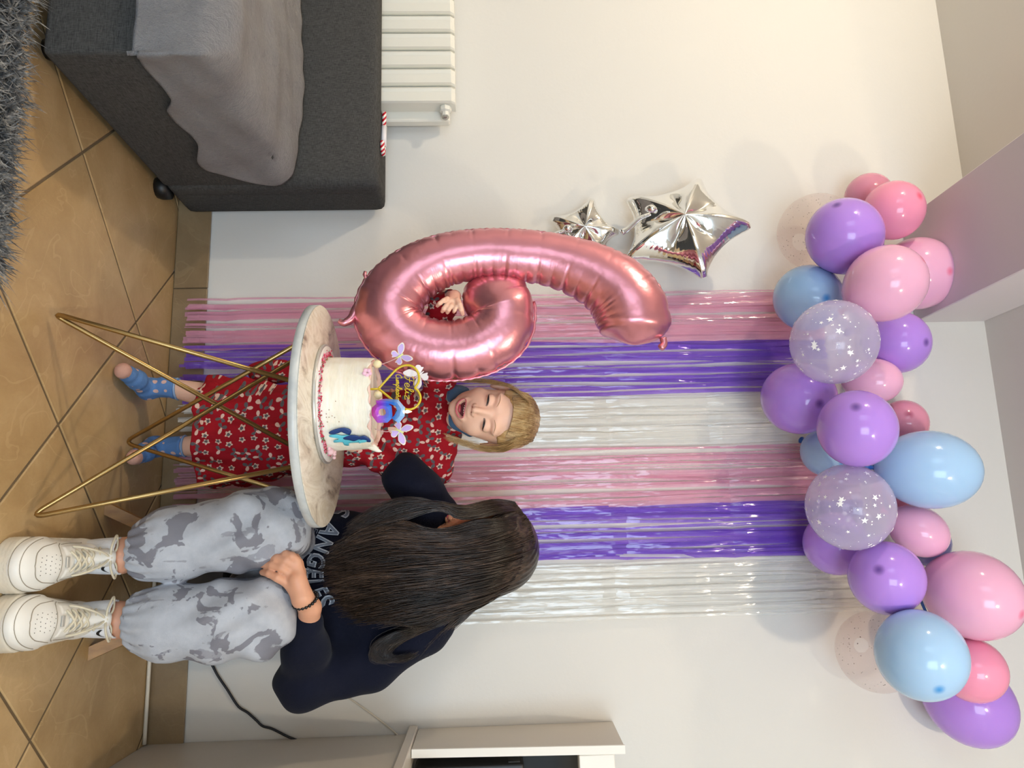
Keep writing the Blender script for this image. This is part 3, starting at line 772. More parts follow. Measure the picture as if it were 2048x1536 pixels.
# ------------------------------------------------------------------ marble side table
TC = A(-.270, -.535, 0); TZ = .584; TR = .254
t = NT('marble'); c = t.coord(scale=(1, 1, 1), rot=(0, 0, .5))
w = t.noise(t.coord(scale=(2.2, .8, 1), rot=(0, 0, .25)), 7, 6, .65, .8)
col = t.ramp(w, [(.33, '#8f8272'), (.41, '#cfc2ae'), (.52, '#eee6d6'), (.60, '#ddd0ba'), (.66, '#efe8da')])
sp = t.noise(c, 24, 2, .5); dk = t.ramp(w, [(.30, 1.), (.34, 0.)])
col = t.mix(t.math('MULTIPLY', dk, .7), col, '#8a6a58')
MMB = t.done(t.pbsdf(col, .28))
t = NT('marble_edge'); MME = t.done(t.pbsdf(t.ramp(t.noise(t.coord(), 12, 5, .6), [(.3, '#a9b0b4'), (.6, '#cfd2d0')]), .35))
tb = empty('side_table', (TC[0], TC[1], 0), 'round marble side table on gold hairpin legs in front of the girl', 'table')
obj('tabletop', lathe([(TR-.004, TZ-.003), (TR-.0008, TZ-.001), (TR-.0025, TZ), (.0005, TZ)], TC, k=96), MMB, tb)
obj('rim', lathe([(.001, TZ-.021), (TR-.003, TZ-.021), (TR, TZ-.0195), (TR, TZ-.0025), (TR-.003, TZ-.0025)], TC, k=96), MME, tb)
MGO = plain('brushed_gold', '#a88a58', .28, .92, bump=(300, .1, .001))
FT = [PZ(95, 623, .004), PZ(51, 1037, .004), PZ(246, 885, .004)]
EN = [((-.333, -.56), (-.174, -.52)), ((-.427, -.549), (-.150, -.62)), ((-.436, -.606), (-.079, -.545))]
EN = [((-.327, -.613), (-.171, -.428)), ((-.440, -.515), (-.154, -.591)), ((-.425, -.635), (-.077, -.50))]
RL = .0054
for ft, (a, b) in zip(FT, EN):
    a = A(*a, TZ-.026); b = A(*b, TZ-.026); ft = A(ft[0], ft[1], RL)
    da = (a-ft)/np.linalg.norm(a-ft); db = (b-ft)/np.linalg.norm(b-ft)
    arc = [a, ft+da*.06]
    for q in np.linspace(0, 1, 9): 
        p = (1-q)**2*(ft+da*.05)+2*q*(1-q)*(ft+(da+db)*-.004)+q*q*(ft+db*.05); arc.append(A(p[0], p[1], max(p[2], RL)))
    arc += [ft+db*.06, b]
    obj('hairpin_leg', tube(np.array(arc), RL, 10), MGO, tb)
obj('mounting_ring', tube(np.array([TC+A(.165*math.cos(a), .165*math.sin(a), TZ-.0245) for a in np.linspace(0, 2*np.pi, 48, endpoint=False)]), .0032, 8, closed=True), MGO, tb)

# ------------------------------------------------------------------ cake
CC = A(-.297, -.535, 0); CR = .108; Z0 = TZ+.0005; BT = Z0+.008
MBD = plain('silver_cake_card', '#c8c6c0', .3, .5); MBW = plain('white_card', '#efe8e2', .45)
bd = empty('cake_board', (CC[0], CC[1], Z0), 'round white cake board with a silver rim on the marble table', 'board')
obj('card', lathe([(.136, Z0), (.138, Z0+.001), (.138, Z0+.0065), (.136, Z0+.0072)], CC, k=80), MBD, bd)
obj('paper', lathe([(.1335, Z0+.0060), (.1335, BT), (.001, BT)], CC, k=80), MBW, bd)
ck = empty('cake', (CC[0], CC[1], BT), 'white frosted round birthday cake with blue brush strokes', 'cake')
t = NT('buttercream'); c = t.coord(); a_ = t.noise(t.coord(scale=(1, 1, 5)), 9, 4, .6); b_ = t.noise(c, 60, 3)
MIC = t.done(t.pbsdf(t.ramp(a_, [(.3, '#efe6cf'), (.7, '#fbf7ec')]), .5, normal=t.bump(t.math('ADD', a_, t.math('MULTIPLY', b_, .2)), .35, .01), sss=.1))
na, nz = 120, 26; V = []; F = []
for j in range(nz):
    f = j/(nz-1); z = BT+f*.106
    for i in range(na):
        a = i/na*2*np.pi
        r = CR*(1+.008*math.sin(3*a+2*f)+.004*math.sin(11*a+5*f)+.003*math.sin(27*a-9*f))-.003*f
        if j == 0: r += .002
        zz = z+(.003*math.sin(9*a)+.0025*math.sin(23*a)+.004*max(0, math.sin(4*a+1)))*(f**6)
        V.append(A(CC[0]+r*math.cos(a), CC[1]+r*math.sin(a), zz))
top = BT+.106
for j, q in enumerate((.965, .93, .80, .5, .2)):
    for i in range(na):
        a = i/na*2*np.pi; r = CR*q
        zz = top-(.001 if j == 0 else .006)+(.0025*math.sin(9*a)+.002*math.sin(23*a))*(1 if j == 0 else .2)
        V.append(A(CC[0]+r*math.cos(a), CC[1]+r*math.sin(a), zz))
rows = nz+5
for j in range(rows-1):
    for i in range(na): F.append((j*na+i, j*na+(i+1) % na, (j+1)*na+(i+1) % na, (j+1)*na+i))
F += [tuple(range(na))[::-1], tuple(range((rows-1)*na, rows*na))]
obj('frosting', (np.array(V), F), MIC, ck)
# pink smear of icing ring on the top edge and a flick of cream at the right
obj('icing_ring', tube(np.array([CC+A((CR-.012)*math.cos(a), (CR-.012)*math.sin(a), top-.002+.0015*math.sin(11*a)) for a in np.linspace(0, 2*np.pi, 70, endpoint=False)]), .0055, 8, closed=True), plain('pale_pink_icing', '#efcdbf', .5, bump=(90, .6, .004)), ck)
fx = PY(770, 897, -.53)
obj('cream_flick', tube(cat([CC+A(CR-.012, -.01, top-.012), CC+A(CR-.004, -.012, top-.002), CC+A(CR+.004, -.014, top+.010), CC+A(CR+.007, -.015, top+.018)], 4), np.interp(np.arange(13), [0, 12], [.012, .001]), 8), MIC, ck)
def on_cake(a, z, off=.0015): return CC+A((CR+off+.001)*math.sin(a), -(CR+off+.001)*math.cos(a), z)
def px_cake(x, y, off=.0022):      # where a ray meets the cake's side
    d = ray(x, y); o = CP-CC; R_ = CR+off
    a = d[0]**2+d[1]**2; b = 2*(o[0]*d[0]+o[1]*d[1]); c = o[0]**2+o[1]**2-R_**2; D_ = max(b*b-4*a*c, 0)
    s = (-b-math.sqrt(D_))/(2*a); return CP+d*s
def patch(poly, nm, m, off):
    pl = cat(np.array([(620+a/5.122, 640+b/5.122) for a, b in poly]), 3, closed=True)
    cen = pl.mean(0); R_ = [pl*s+cen*(1-s) for s in (1, .66, .33)]
    V = np.array([px_cake(a, b, off) for ring in R_ for a, b in ring]+[px_cake(*cen, off)]); k = len(pl); F = []
    for h in range(2):
        for i in range(k): F.append((h*k+i, h*k+(i+1) % k, (h+1)*k+(i+1) % k, (h+1)*k+i))
    for i in range(k): F.append((2*k+i, 2*k+(i+1) % k, 3*k))
    return obj(nm, (V, F), m, ck, thick=.0012)
MNV = plain('navy_icing', '#173a78', .35); MTQ = plain('turquoise_icing', '#5fc4d8', .4)
patch([(200, 1180), (260, 1172), (330, 1185), (400, 1180), (470, 1215), (540, 1225), (575, 1235), (540, 1255), (470, 1255), (400, 1262), (400, 1285), (350, 1280), (330, 1250), (250, 1255), (245, 1235), (290, 1225), (280, 1205), (205, 1198)], 'turquoise_stroke', MTQ, .0030)
patch([(195, 1150), (240, 1125), (320, 1105), (390, 1110), (425, 1140), (405, 1178), (385, 1165), (388, 1150), (350, 1142), (290, 1155), (245, 1172), (200, 1165)], 'navy_stroke', MNV, .0044)
patch([(345, 1205), (420, 1180), (480, 1185), (510, 1195), (560, 1185), (610, 1215), (620, 1248), (570, 1245), (510, 1222), (450, 1240), (400, 1228), (350, 1222)], 'navy_stroke', MNV, .0044)
patch([(500, 1240), (540, 1228), (580, 1235), (570, 1250), (530, 1256), (505, 1262)], 'turquoise_stroke', MTQ, .0050)
# sprinkles round the foot and specks on the side
cols = [plain('red_sprinkle', '#c42a4a', .3), plain('pink_sprinkle', '#e58aa0', .3), plain('green_sprinkle', '#3f8a5c', .3), plain('brown_sprinkle', '#8a5a30', .3)]
pr_ = [[] for _ in cols]
for q in range(460):
    a = rng.uniform(-2.2, 2.3); k = rng.choice(4, p=[.5, .36, .07, .07]); r = rng.uniform(.0012, .0024)
    rr = CR+.002+abs(rng.normal(0, .006)); z = BT+r+max(0, (.008-(rr-CR)))*rng.uniform(0, 1)
    pr_[k].append(ball(CC+A(rr*math.sin(a), -rr*math.cos(a), z), (r, r, r*.9), 6))
for k, (m, nm) in enumerate(zip(cols, ('red_sprinkles', 'pink_sprinkles', 'green_sprinkles', 'brown_sprinkles'))):
    obj(nm, merge(pr_[k]), m, ck)['kind'] = 'stuff'
obj('cake_specks', merge([ball(px_cake(620+a/5.122, 640+b/5.122, .001), .0011, 6) for a, b in ((262, 832), (195, 920), (167, 962), (195, 997), (226, 983), (253, 1000), (297, 1043), (178, 1045), (168, 997))]), cols[3], ck)['kind'] = 'stuff'
bs_ = []
for q in range(16): bs_.append(ball(CC+A(CR*.97+.018*rng.uniform(-.4, 1.0), .012+.05*rng.uniform(-.9, .6), BT+.006+.008*rng.uniform()), .0075*rng.uniform(.6, 1.2), 10))
obj('pink_icing_rosettes', merge(bs_), plain('pink_cream', '#eec3c6', .5), ck)
obj('sugar_flower', merge([ball(CC+A(-.052+.006*math.cos(a), -CR+.012+.002*math.sin(a), top-.004+.006*math.sin(a)), (.005, .003, .005), 8) for a in np.arange(5)*1.257]), plain('sugar_pink', '#f3c4da', .4), ck)
MPE = plain('cream_pearl', '#f2e3b4', .3)
for (x_, y_), lb in zip([(755, 728), (756, 790)], ('cream sugar ball at the left edge of the cake top', 'cream sugar ball in the middle of the cake top')):
    c_ = PY(x_, y_, -.60); r_ = pxr(8.5, c_)
    tag(obj('sugar_ball', ball(c_, r_, 18), MPE, org=c_), lb, 'sugar ball', 'sugar balls on the cake')
# butterflies on wires
MLI = plain('lilac_card', '#cbb2ec', .5); MLE = plain('butterfly_edge', '#f3eedd', .5); MWF = plain('white_card_wing', '#f4eef2', .5); MWI = plain('wire', '#e8c8c8', .4); MYB = plain('pale_yellow', '#e6eea0', .5)
def butterfly(cx, cy, ang, s, foot, label, white=False, Y=-.60):
    c = PY(cx, cy, Y); ex = RT*math.cos(ang)+UP*math.sin(ang); ey = -RT*math.sin(ang)+UP*math.cos(ang)
    e = empty('paper_butterfly', c, label, 'decoration', 'butterflies on the cake')
    up_ = [(0, 0), (.10, .35), (.35, .75), (.75, 1.0), (1.0, .95), (.98, .6), (.85, .3), (.5, .08), (.2, -.02)]
    lo_ = [(0, -.02), (.35, -.03), (.7, -.12), (.8, -.4), (.62, -.62), (.45, -.6), (.3, -.75), (.16, -.45), (.04, -.2)]
    for sg in (-1, 1):
        tiltv = FW*(-.35)
        for w, nm in ((up_, 'upper_wing'), (lo_, 'lower_wing')):
            for grow, m, off in ((1., MLE if not white else MWF, 0), (.80, MLI if not white else MWF, -.0012)):
                cw = np.mean(w, 0); pl = [((a-cw[0])*grow+cw[0], (b-cw[1])*grow+cw[1]) for a, b in w]
                P = cat(np.array([c+ex*sg*a*s+ey*b*s+tiltv*abs(a)*s+FW*off for a, b in pl]), 3, closed=True)
                if grow == 1.: q = obj(nm, prism(P, FW, .0010), m, e, False)
                else: obj('wing_print', prism(P, FW, .0006), m, q, False)
    obj('body', tube([c-ey*s*.55-FW*.002, c-FW*.003, c+ey*s*.4-FW*.002], [.0010, .0024, .0012], 6), MYB if not white else MWF, e)
    if foot is not None:
        f_ = PY(foot[0], foot[1], Y+.02); obj('wire', tube(cat([c-ey*s*.5, c*.5+f_*.5-UP*.002+RT*.004, f_], 5), .0009, 5), MWI, e)
butterfly(800, 712, .55, .0225, (745, 733), 'lilac paper butterfly on a wire at the left of the cake')
butterfly(800, 862, -.45, .0235, (750, 858), 'lilac paper butterfly on a wire at the right of the cake')
butterfly(838, 750, -2.5, .026, None, 'white paper butterfly behind the gold heart topper', True, Y=-.555)
# heart topper with script lettering
MHE = plain('gold_acrylic', '#d8c026', .3, .0, spec=.6)
tpz = empty('cake_topper', PY(752, 777, -.575), 'gold heart-shaped cake topper with script lettering', 'cake topper')
def zt(a, b, Y=-.575): return PY(700+a/6.98, 680+b/6.98, Y)
hp = [(395, 680), (480, 590), (560, 500), (650, 410), (730, 365), (800, 352), (870, 368), (930, 420), (962, 500), (955, 590), (905, 668), (955, 720), (985, 800), (965, 880), (905, 945), (820, 970), (740, 950), (640, 880), (560, 810), (480, 745)]
sel = [zt(a, b) for a, b in hp]
pth = np.vstack([cat(np.array(sel[:11]), 6), cat(np.array(sel[10:]+[sel[0]]), 6)])
v, f = tube(pth, .0026, 8); obj('heart_outline', (v, f), MHE, tpz)
obj('stick', tube([zt(400, 683), zt(340, 685), zt(200, 690)], .0026, 8), MHE, tpz)
LT = {'F': ([[(0, .2), (.3, 0), (.6, .5), (.75, 1.9)], [(.0, 1.7), (.5, 2.1), (1.4, 2.0)], [(.3, 1.1), (1.05, 1.15)]], 1.15),
 'e': ([[(0, .5), (.55, .6), (.5, 1), (.15, .9), (.1, .3), (.4, 0), (.8, .3)]], .8), 'l': ([[(0, .3), (.5, 1.7), (.3, 2), (.15, 1.2), (.25, .1), (.6, .3)]], .6),
 'i': ([[(0, .3), (.15, 1), (.15, .2), (.5, .2)], [(.2, 1.4), (.25, 1.55)]], .5), 'z': ([[(0, .9), (.6, 1), (.1, .1), (.8, .1)]], .8),
 'C': ([[(1.0, 1.5), (.7, 2.0), (.1, 1.3), (.15, .3), (.6, 0), (1.1, .4)]], 1.15), 'u': ([[(0, .9), (.1, .2), (.4, .1), (.6, .9), (.6, .1), (.8, .2)]], .85),
 'm': ([[(0, .2), (.05, 1), (.1, 0), (.1, .7), (.3, 1), (.4, .7), (.4, 0), (.4, .7), (.6, 1), (.7, .7), (.75, .1), (.95, .2)]], 1.),
 'p': ([[(0, .3), (.15, 1), (.1, -1), (.15, .7), (.45, 1), (.6, .5), (.4, 0), (.15, .2)]], .75), 'a': ([[(.6, .9), (.3, 1), (.05, .5), (.3, 0), (.6, .5), (.6, 1), (.62, .2), (.85, .2)]], .9),
 'n': ([[(0, .2), (.05, 1), (.1, 0), (.1, .7), (.4, 1), (.5, .6), (.55, .1), (.75, .2)], [(.05, 1.35), (.2, 1.5), (.35, 1.35), (.5, 1.5)]], .8),
 'o': ([[(.4, 1), (.1, .7), (.15, .1), (.5, .1), (.6, .7), (.4, 1), (.8, .9)]], .85), 's': ([[(0, .1), (.4, 1), (.5, .4), (.3, 0), (0, .1)]], .6)}
lt_ = []
for word, a0, b0, b1, hx in (('Feliz', 762, 488, 830, 62), ('Cumpleanos', 640, 478, 868, 42)):
    wtot = sum(LT[c_][1] for c_ in word); k_ = (b1-b0)/wtot; cx_ = 0
    for c_ in word:
        for st_ in LT[c_][0]:
            if c_ == 'n' and len(st_) == 4: pass
            P_ = [zt(a0+v_*hx, b0+(cx_+u_+.12*v_)*k_) for u_, v_ in st_]
            lt_.append(tube(cat(np.array(P_), 4), .0010, 6))
        cx_ += LT[c_][1]
obj('script_lettering', merge(lt_), MHE, tpz)['kind'] = 'stuff'
# faceted numeral candle
t = NT('faceted_wax'); c = t.coord('Object'); sp = t.n('ShaderNodeSeparateXYZ'); t.l(c, sp.inputs[0])
MCN = t.done(t.pbsdf(t.ramp(t.math('MULTIPLY_ADD', sp.outputs[2], 16.5, -.02), [(0, '#d93fae'), (.35, '#a45be0'), (.55, '#5a7de6'), (.8, '#3f8fe8'), (1, '#8ec0f4')]), .22, spec=.7))
cdl = empty('numeral_candle', zt(300, 1010, -.62), 'faceted pink and blue number 6 candle with a small flame', 'candle')
yc = -.625
six_o = [(300, 950), (370, 870), (480, 858), (650, 855), (735, 930), (742, 1060), (665, 1150), (600, 1110), (640, 1040), (620, 965), (585, 960), (590, 1090), (520, 1155), (380, 1155), (302, 1050)]
ringi = [(400, 985), (440, 955), (480, 965), (495, 1010), (470, 1055), (425, 1050)]
front = []
def fc(a, b, o): return zt(a, b, yc-o)
# ring of the six as a faceted torus, plus a faceted hook
octo = [(300, 950), (380, 878), (500, 870), (580, 920), (592, 1040), (590, 1090), (520, 1155), (380, 1155), (302, 1050)]
cen = A(450, 1008); V = []; F = []; k = len(octo)
mid = [tuple(cen+(A(*p)-cen)*.68) for p in octo]; inn = [tuple(cen+(A(*p)-cen)/np.linalg.norm(A(*p)-cen)*52) for p in octo]
sh = [(mid[i][0]*.5+mid[(i+1) % k][0]*.5, mid[i][1]*.5+mid[(i+1) % k][1]*.5) for i in range(k)]
V = [fc(*p, .000) for p in octo]+[fc(*p, .010) for p in sh]+[fc(*p, .004) for p in inn]+[fc(*p, -.012) for p in octo]+[fc(*p, -.012) for p in inn]
for i in range(k):
    j = (i+1) % k
    F += [(i, j, k+i), (j, k+j, k+i), (k+i, k+j, 2*k+j), (k+i, 2*k+j, 2*k+i), (i, 3*k+i, 3*k+j, j), (2*k+i, 2*k+j, 4*k+j, 4*k+i), (3*k+i, 4*k+i, 4*k+j, 3*k+j)]
obj('wax_loop', (np.array(V), F), MCN, cdl, False, org=None)
hk = [[(385, 872), (560, 868), (650, 905), (680, 985), (640, 1060), (600, 1108)], [(360, 862), (500, 845), (665, 855), (745, 950), (742, 1060), (665, 1150)]]
V = []; k = 6
V += [fc(*p, 0.) for p in hk[1]]+[fc((p[0]+q[0])/2, (p[1]+q[1])/2, .010) for p, q in zip(*hk)]+[fc(*p, .0) for p in hk[0]]
F = []
for i in range(k-1): F += [(i, i+1, k+i), (i+1, k+i+1, k+i), (k+i, k+i+1, 2*k+i), (k+i+1, 2*k+i+1, 2*k+i)]
obj('wax_hook', (np.array(V), F), MCN, cdl, False, thick=.008)
obj('wick', tube([zt(742, 1000, yc), zt(775, 1000, yc)], .0009, 5), plain('wick_white', '#f0e4d0', .6), cdl)
fl_ = NT('candle_flame'); em = fl_.n('ShaderNodeEmission'); em.inputs[0].default_value = (1, .62, .25, 1); em.inputs[1].default_value = 14; MFLM = fl_.done(em.outputs[0])
fp = zt(800, 1000, yc); obj('flame', (lambda vf: vf)(lathe([(.0004, -.006), (.0030, -.003), (.0036, 0), (.0022, .005), (.0003, .010)], fp, UP, 12)), MFLM, cdl)
# ------------------------------------------------------------------ people
def skin(name, col):
    t = NT(name); n = t.noise(t.coord(), 9, 3); L = lin(col)
    c = t.mix(n, tuple(a*b for a, b in zip(L, (.93, .86, .86))), tuple(min(1, a*b) for a, b in zip(L, (1.04, 1.08, 1.1))))
    return t.done(t.pbsdf(c, .48, sss=.12, normal=t.bump(t.noise(t.coord(), 160, 3), .08, .002)))
MSK1 = skin('fair_skin', '#efc1a6'); MSK2 = skin('warm_skin', '#d9a080')
def frame(yaw, pitch, roll, base=(0, -1, 0)):
    """columns: right, forward, up of a head; pitch>0 looks down, roll>0 leans to picture-down side"""
    f = A(math.sin(yaw)*math.cos(pitch), -math.cos(yaw)*math.cos(pitch), -math.sin(pitch))
    r = A(math.cos(yaw), math.sin(yaw), 0.); u = np.cross(f, r)*-1; u = np.cross(r, f); 
    if u[2] < 0: u = -u
    r2 = r*math.cos(roll)-u*math.sin(roll); u2 = u*math.cos(roll)+r*math.sin(roll)
    return np.stack([r2, f, u2], 1)
def sm(x, a, b): t_ = np.clip((x-a)/(b-a), 0, 1); return t_*t_*(3-2*t_)
def head_sdf(q, k=1., mouth=True, child=True):
    q = q/k; S = q.copy(); S[:, 0] = np.abs(S[:, 0])
    d = ell(q, (0, -.012, .035), (.074, .090, .078))
    d = smin(d, ell(q, (0, .022, -.018), (.063, .066, .074)), .02)
    d = smin(d, ell(q, (0, .036, -.062), (.044, .042, .038)), .025)
    d = smin(d, ell(S, (.034, .056, -.030), (.027, .024, .025)), .014)
    d = smin(d, ell(q, (0, .066, -.086), (.019, .016, .014)), .014)
    d = smin(d, ell(S, (.030, .068, .030), (.024, .014, .010)), .014)
    d = smax(d, -ell(S, (.032, .098, .008), (.020, .017, .013)), .012)
    d = smin(d, ell(S, (.031, .069, .006), (.0175, .0165, .0135)), .004)
    d = smin(d, seg(q, (0, .080, .012), (0, .097, -.022), .005, .0082), .009)
    d = smin(d, ell(S, (.0095, .090, -.026), (.0068, .0075, .0058)), .004)
    d = smin(d, ell(q, (0, .083, -.040), (.018, .010, .008)), .008)
    # ears
    d = smin(d, ell(S, (.078, -.008, .002), (.008, .017, .026), None), .006)
    d = smax(d, -ell(S, (.086, -.002, .006), (.005, .009, .015)), .004)
    if mouth:
        w = q.copy(); w[:, 2] = w[:, 2]-6.5*w[:, 0]**2*1.2
        d = smin(d, ell(w, (0, .078, -.062), (.030, .015, .017)), .006)
        d = smax(d, -ell(w, (0, .094, -.0605), (.0235, .030, .0105)), .003)
    else:
        d = smin(d, ell(q, (0, .090, -.050), (.019, .008, .005)), .003); d = smin(d, ell(q, (0, .088, -.059), (.016, .008, .005)), .003)
    return d*k
def on_head(H, c, k, x, z, off=.0, mouth=True):
    y = .13; p = None
    for _ in range(60):
        q = A(x, y, z)[None]*k; d = float(head_sdf(q, k, mouth)[0])/k
        if d < .0004: break
        y -= max(d*.8, .0004)
    return c+H@(A(x, y+off, z)*k)
def split(vf, fn):
    V, F = vf; Fa = np.array(F); cen = V[Fa].mean(1); m = fn(cen); out = []
    for s in (m, ~m):
        g_ = Fa[s]; u, inv = np.unique(g_, return_inverse=True); out.append((V[u], [tuple(r) for r in inv.reshape(g_.shape).tolist()]))
    return out
def hairmat(name, dark, mid, light, rough=.38):
    t = NT(name); n = t.noise(t.coord('Object', scale=(1, 1, .12)), 120, 3, .7); n2 = t.noise(t.coord('Object', scale=(1, 1, .4)), 14, 3)
    c = t.ramp(t.math('ADD', t.math('MULTIPLY', n, .5), t.math('MULTIPLY', n2, .5)), [(.34, dark), (.5, mid), (.66, light)])
    return t.done(t.pbsdf(c, rough, spec=.55, normal=t.bump(n, .3, .002)))
def strands(guides, n, segs, r0, spread=.004, seed=0, wave=.003, taper=.25, ends=0.0):
    rs = np.random.RandomState(seed); G = [cat(np.array(g), 6) for g in guides]
    tt = np.linspace(0, 1, segs); R = []
    for g_ in G:
        s = np.concatenate([[0], np.cumsum(np.linalg.norm(np.diff(g_, axis=0), axis=1))]); s /= s[-1]
        R.append(np.stack([np.interp(tt, s, g_[:, k]) for k in range(3)], 1))
    R = np.array(R); parts = []
    K = 4; V = []; F = []; c = 0
    for q in range(n):
        u = rs.uniform(0, len(G)-1); i = min(int(u), len(G)-2); f = u-i
        P = R[i]*(1-f)+R[i+1]*f
        clump = round(u*7)/7; j = min(int(clump), len(G)-2); fj = clump-j; C_ = R[j]*(1-fj)+R[j+1]*fj
        w = (tt**1.3*.45)[:, None]; P = P*(1-w)+C_*w
        off = rs.normal(0, spread, 3)*A(1, 1, .5); ph = rs.uniform(0, 6.28, 3); fr_ = rs.uniform(4, 9)
        P = P+off*(.4+.6*tt[:, None])+wave*np.sin(tt[:, None]*fr_+ph)*tt[:, None]
        if ends: L = rs.uniform(1-ends, 1); P = np.stack([np.interp(tt*L, tt, P[:, k]) for k in range(3)], 1)
        v, f_ = tube(P, r0*rs.uniform(.6, 1.3)*(1-(1-taper)*tt**3), 3, caps=False)
        V.append(v); F.append(np.array(f_)+c); c += len(v)
    return np.vstack(V), [tuple(r) for r in np.vstack(F).tolist()]

# ================================================================= the girl behind the table
girl = empty('person', PZ(275, 835, 0), 'laughing blond girl in a red leafy dress and blue spotted socks', 'person')
hc_ = PY(986, 832, -.30); HK = 1.02
HG = frame(.02, .26, math.radians(11.5))
def to_head(P): return (P-hc_)@HG
# feet
toeL, heelL = PZ(246, 742, .022), PZ(292, 778, .024); toeR, heelR = PZ(268, 915, .022), PZ(306, 893, .024)
ankL, ankR = heelL+A(-.004, -.006, .058), heelR+A(.002, -.004, .062)
kneeL, kneeR = PY(520, 812, -.24), PY(520, 885, -.22)
hipL, hipR = PY(640, 835, -.21), PY(640, 880, -.20)
hd = [(905.7, 604), (874.6, 612)]
def zh(a, b, Y): return PY(850+a/17.07, 560+b/17.07, Y)
YH = -.535
def girl_body(P):
    d = head_sdf(to_head(P), HK)
    nb = hc_+HG@A(0, -.012, -.05); d = smin(d, seg(P, nb, PY(885, 850, -.225), .034, .040), .015)
    d = smin(d, chain(P, [PY(880, 850, -.22), PY(790, 855, -.21), PY(650, 858, -.20)], [.05, .075, .08], .03), .03)
    d = smin(d, seg(P, PY(872, 800, -.22), PY(872, 905, -.21), .035, .035), .03)
    for h_, k_, a_, he, to in ((hipL, kneeL, ankL, heelL, toeL), (hipR, kneeR, ankR, heelR, toeR)):
        cf = k_*.6+a_*.4+A(0, .012, 0)
        l = chain(P, [h_, k_, cf, a_], [.062, .043, .037, .024], .02)
        l = smin(l, chain(P, [he, to], [.022, .019], .01), .02); d = smin(d, l, .02)
    # arm behind the number, hand reaching through its hole
    wr = zh(1010, 560, YH+.045)
    d = smin(d, chain(P, [PY(880, 790, -.225), PY(868, 700, -.36), PY(893, 596, -.40), wr], [.034, .028, .020, .0135], .01), .015)
    palm = smin(seg(P, wr, zh(860, 760, YH), .013, .0095), seg(P, wr, zh(1080, 780, YH+.004), .013, .0095), .008)
    d = smin(d, palm, .008)
    for pts, rr in (([(760, 640), (640, 700), (500, 800), (425, 880)], (.0062, .0056, .0052, .0046)), ([(850, 760), (730, 880), (640, 980), (590, 1075)], (.0062, .0058, .0053, .0045)),
                    ([(960, 800), (890, 900), (810, 1010), (765, 1110)], (.0063, .0059, .0054, .0046)), ([(1080, 820), (1060, 930), (1010, 1040), (980, 1090)], (.0055, .0050, .0046, .0040)),
                    ([(1110, 700), (1180, 850), (1240, 1020), (1285, 1160)], (.0075, .0066, .0058, .0048))):
        ch_ = [zh(a, b, YH+o) for (a, b), o in zip(pts, (.0, -.012, -.014, -.002))]
        d = smin(d, chain(P, ch_, rr, .002), .0022)
    # other arm: upper arm down and forearm towards the cake, behind the teenager's sleeve
    d = smin(d, chain(P, [PY(880, 915, -.215), PY(800, 925, -.23), PY(705, 885, -.33)], [.034, .029, .024], .01), .015)
    wr2 = PY(705, 885, -.33); d = smin(d, seg(P, wr2, wr2+A(-.03, -.03, -.01), .017, .018), .01)
    for k in range(4): 
        b0 = wr2+A(-.03+.012*k-.012, -.035, -.01); d = smin(d, chain(P, [b0, b0+A(-.012, -.022, -.004), b0+A(-.014, -.034, -.014)], [.0075, .007, .0055], .003), .004)
    d = smin(d, chain(P, [wr2+A(-.04, -.02, 0), wr2+A(-.06, -.03, .008)], [.008, .006], .003), .005)
    return d
vb = surfnet(girl_body, (-.62, -.60, -.005), (-.10, -.04, 1.17), .0029)
obj('body', vb, MSK1, girl)
# mouth, eyes, brows
def hp_(x, z, off=0.): return on_head(HG, hc_, HK, x, z, off)
MLIP = plain('rose_lips', '#c4606c', .35); MMO = plain('mouth_inside', '#5a1620', .5); MTE = plain('teeth', '#efe6dc', .25); MTO = plain('tongue', '#a8434e', .4)
smile = lambda x: 7.8*x*x
ring = []
for a in np.linspace(0, 2*np.pi, 28, endpoint=False):
    x = .0235*math.cos(a); z = -.0605+(.0105 if math.sin(a) > 0 else .0125)*math.sin(a)+smile(x)
    ring.append(hp_(x*1.05, z, -.0005))
rr_ = [(.0011+.0013*max(0, -math.sin(a))+.0004*max(0, math.sin(a))) for a in np.linspace(0, 2*np.pi, 28, endpoint=False)]
obj('lips', tube(np.array(ring), rr_, 8, closed=True), MLIP, girl)
def headgrid(x0, x1, zf, y, n=14, m=8):
    G_ = np.zeros((n, m, 3))
    for i, x in enumerate(np.linspace(x0, x1, n)):
        a, b = zf(x)
        for j, z in enumerate(np.linspace(a, b, m)): G_[i, j] = hc_+HG@(A(x, y-9*x*x, z)*HK)
    return grid(G_)
obj('mouth_interior', headgrid(-.023, .023, lambda x: (-.0605+smile(x)-.0115*math.sqrt(max(0, 1-(x/.0232)**2)), -.0605+smile(x)+.0105*math.sqrt(max(0, 1-(x/.0232)**2))), .0765), MMO, girl, thick=.002)
obj('tongue', ball(hc_+HG@(A(0, .080, -.0675)*HK), (.012, .007, .005), 14), MTO, girl)
tg = []
for k, x in enumerate((-.0135, -.0085, -.003, .003, .0085, .0135)):
    tg.append(ball(hc_+HG@(A(x, .0835-9*x*x, -.0520+smile(x))*HK), (.0031 if abs(x) < .006 else .0025, .0022, .0040), 8))
obj('teeth', merge(tg), MTE, girl)
MLA = plain('dark_lash', '#2c1d17', .6); MBR = plain('light_brow', '#b98f6a', .7); MEY = plain('eye_dark', '#2a2a30', .12)
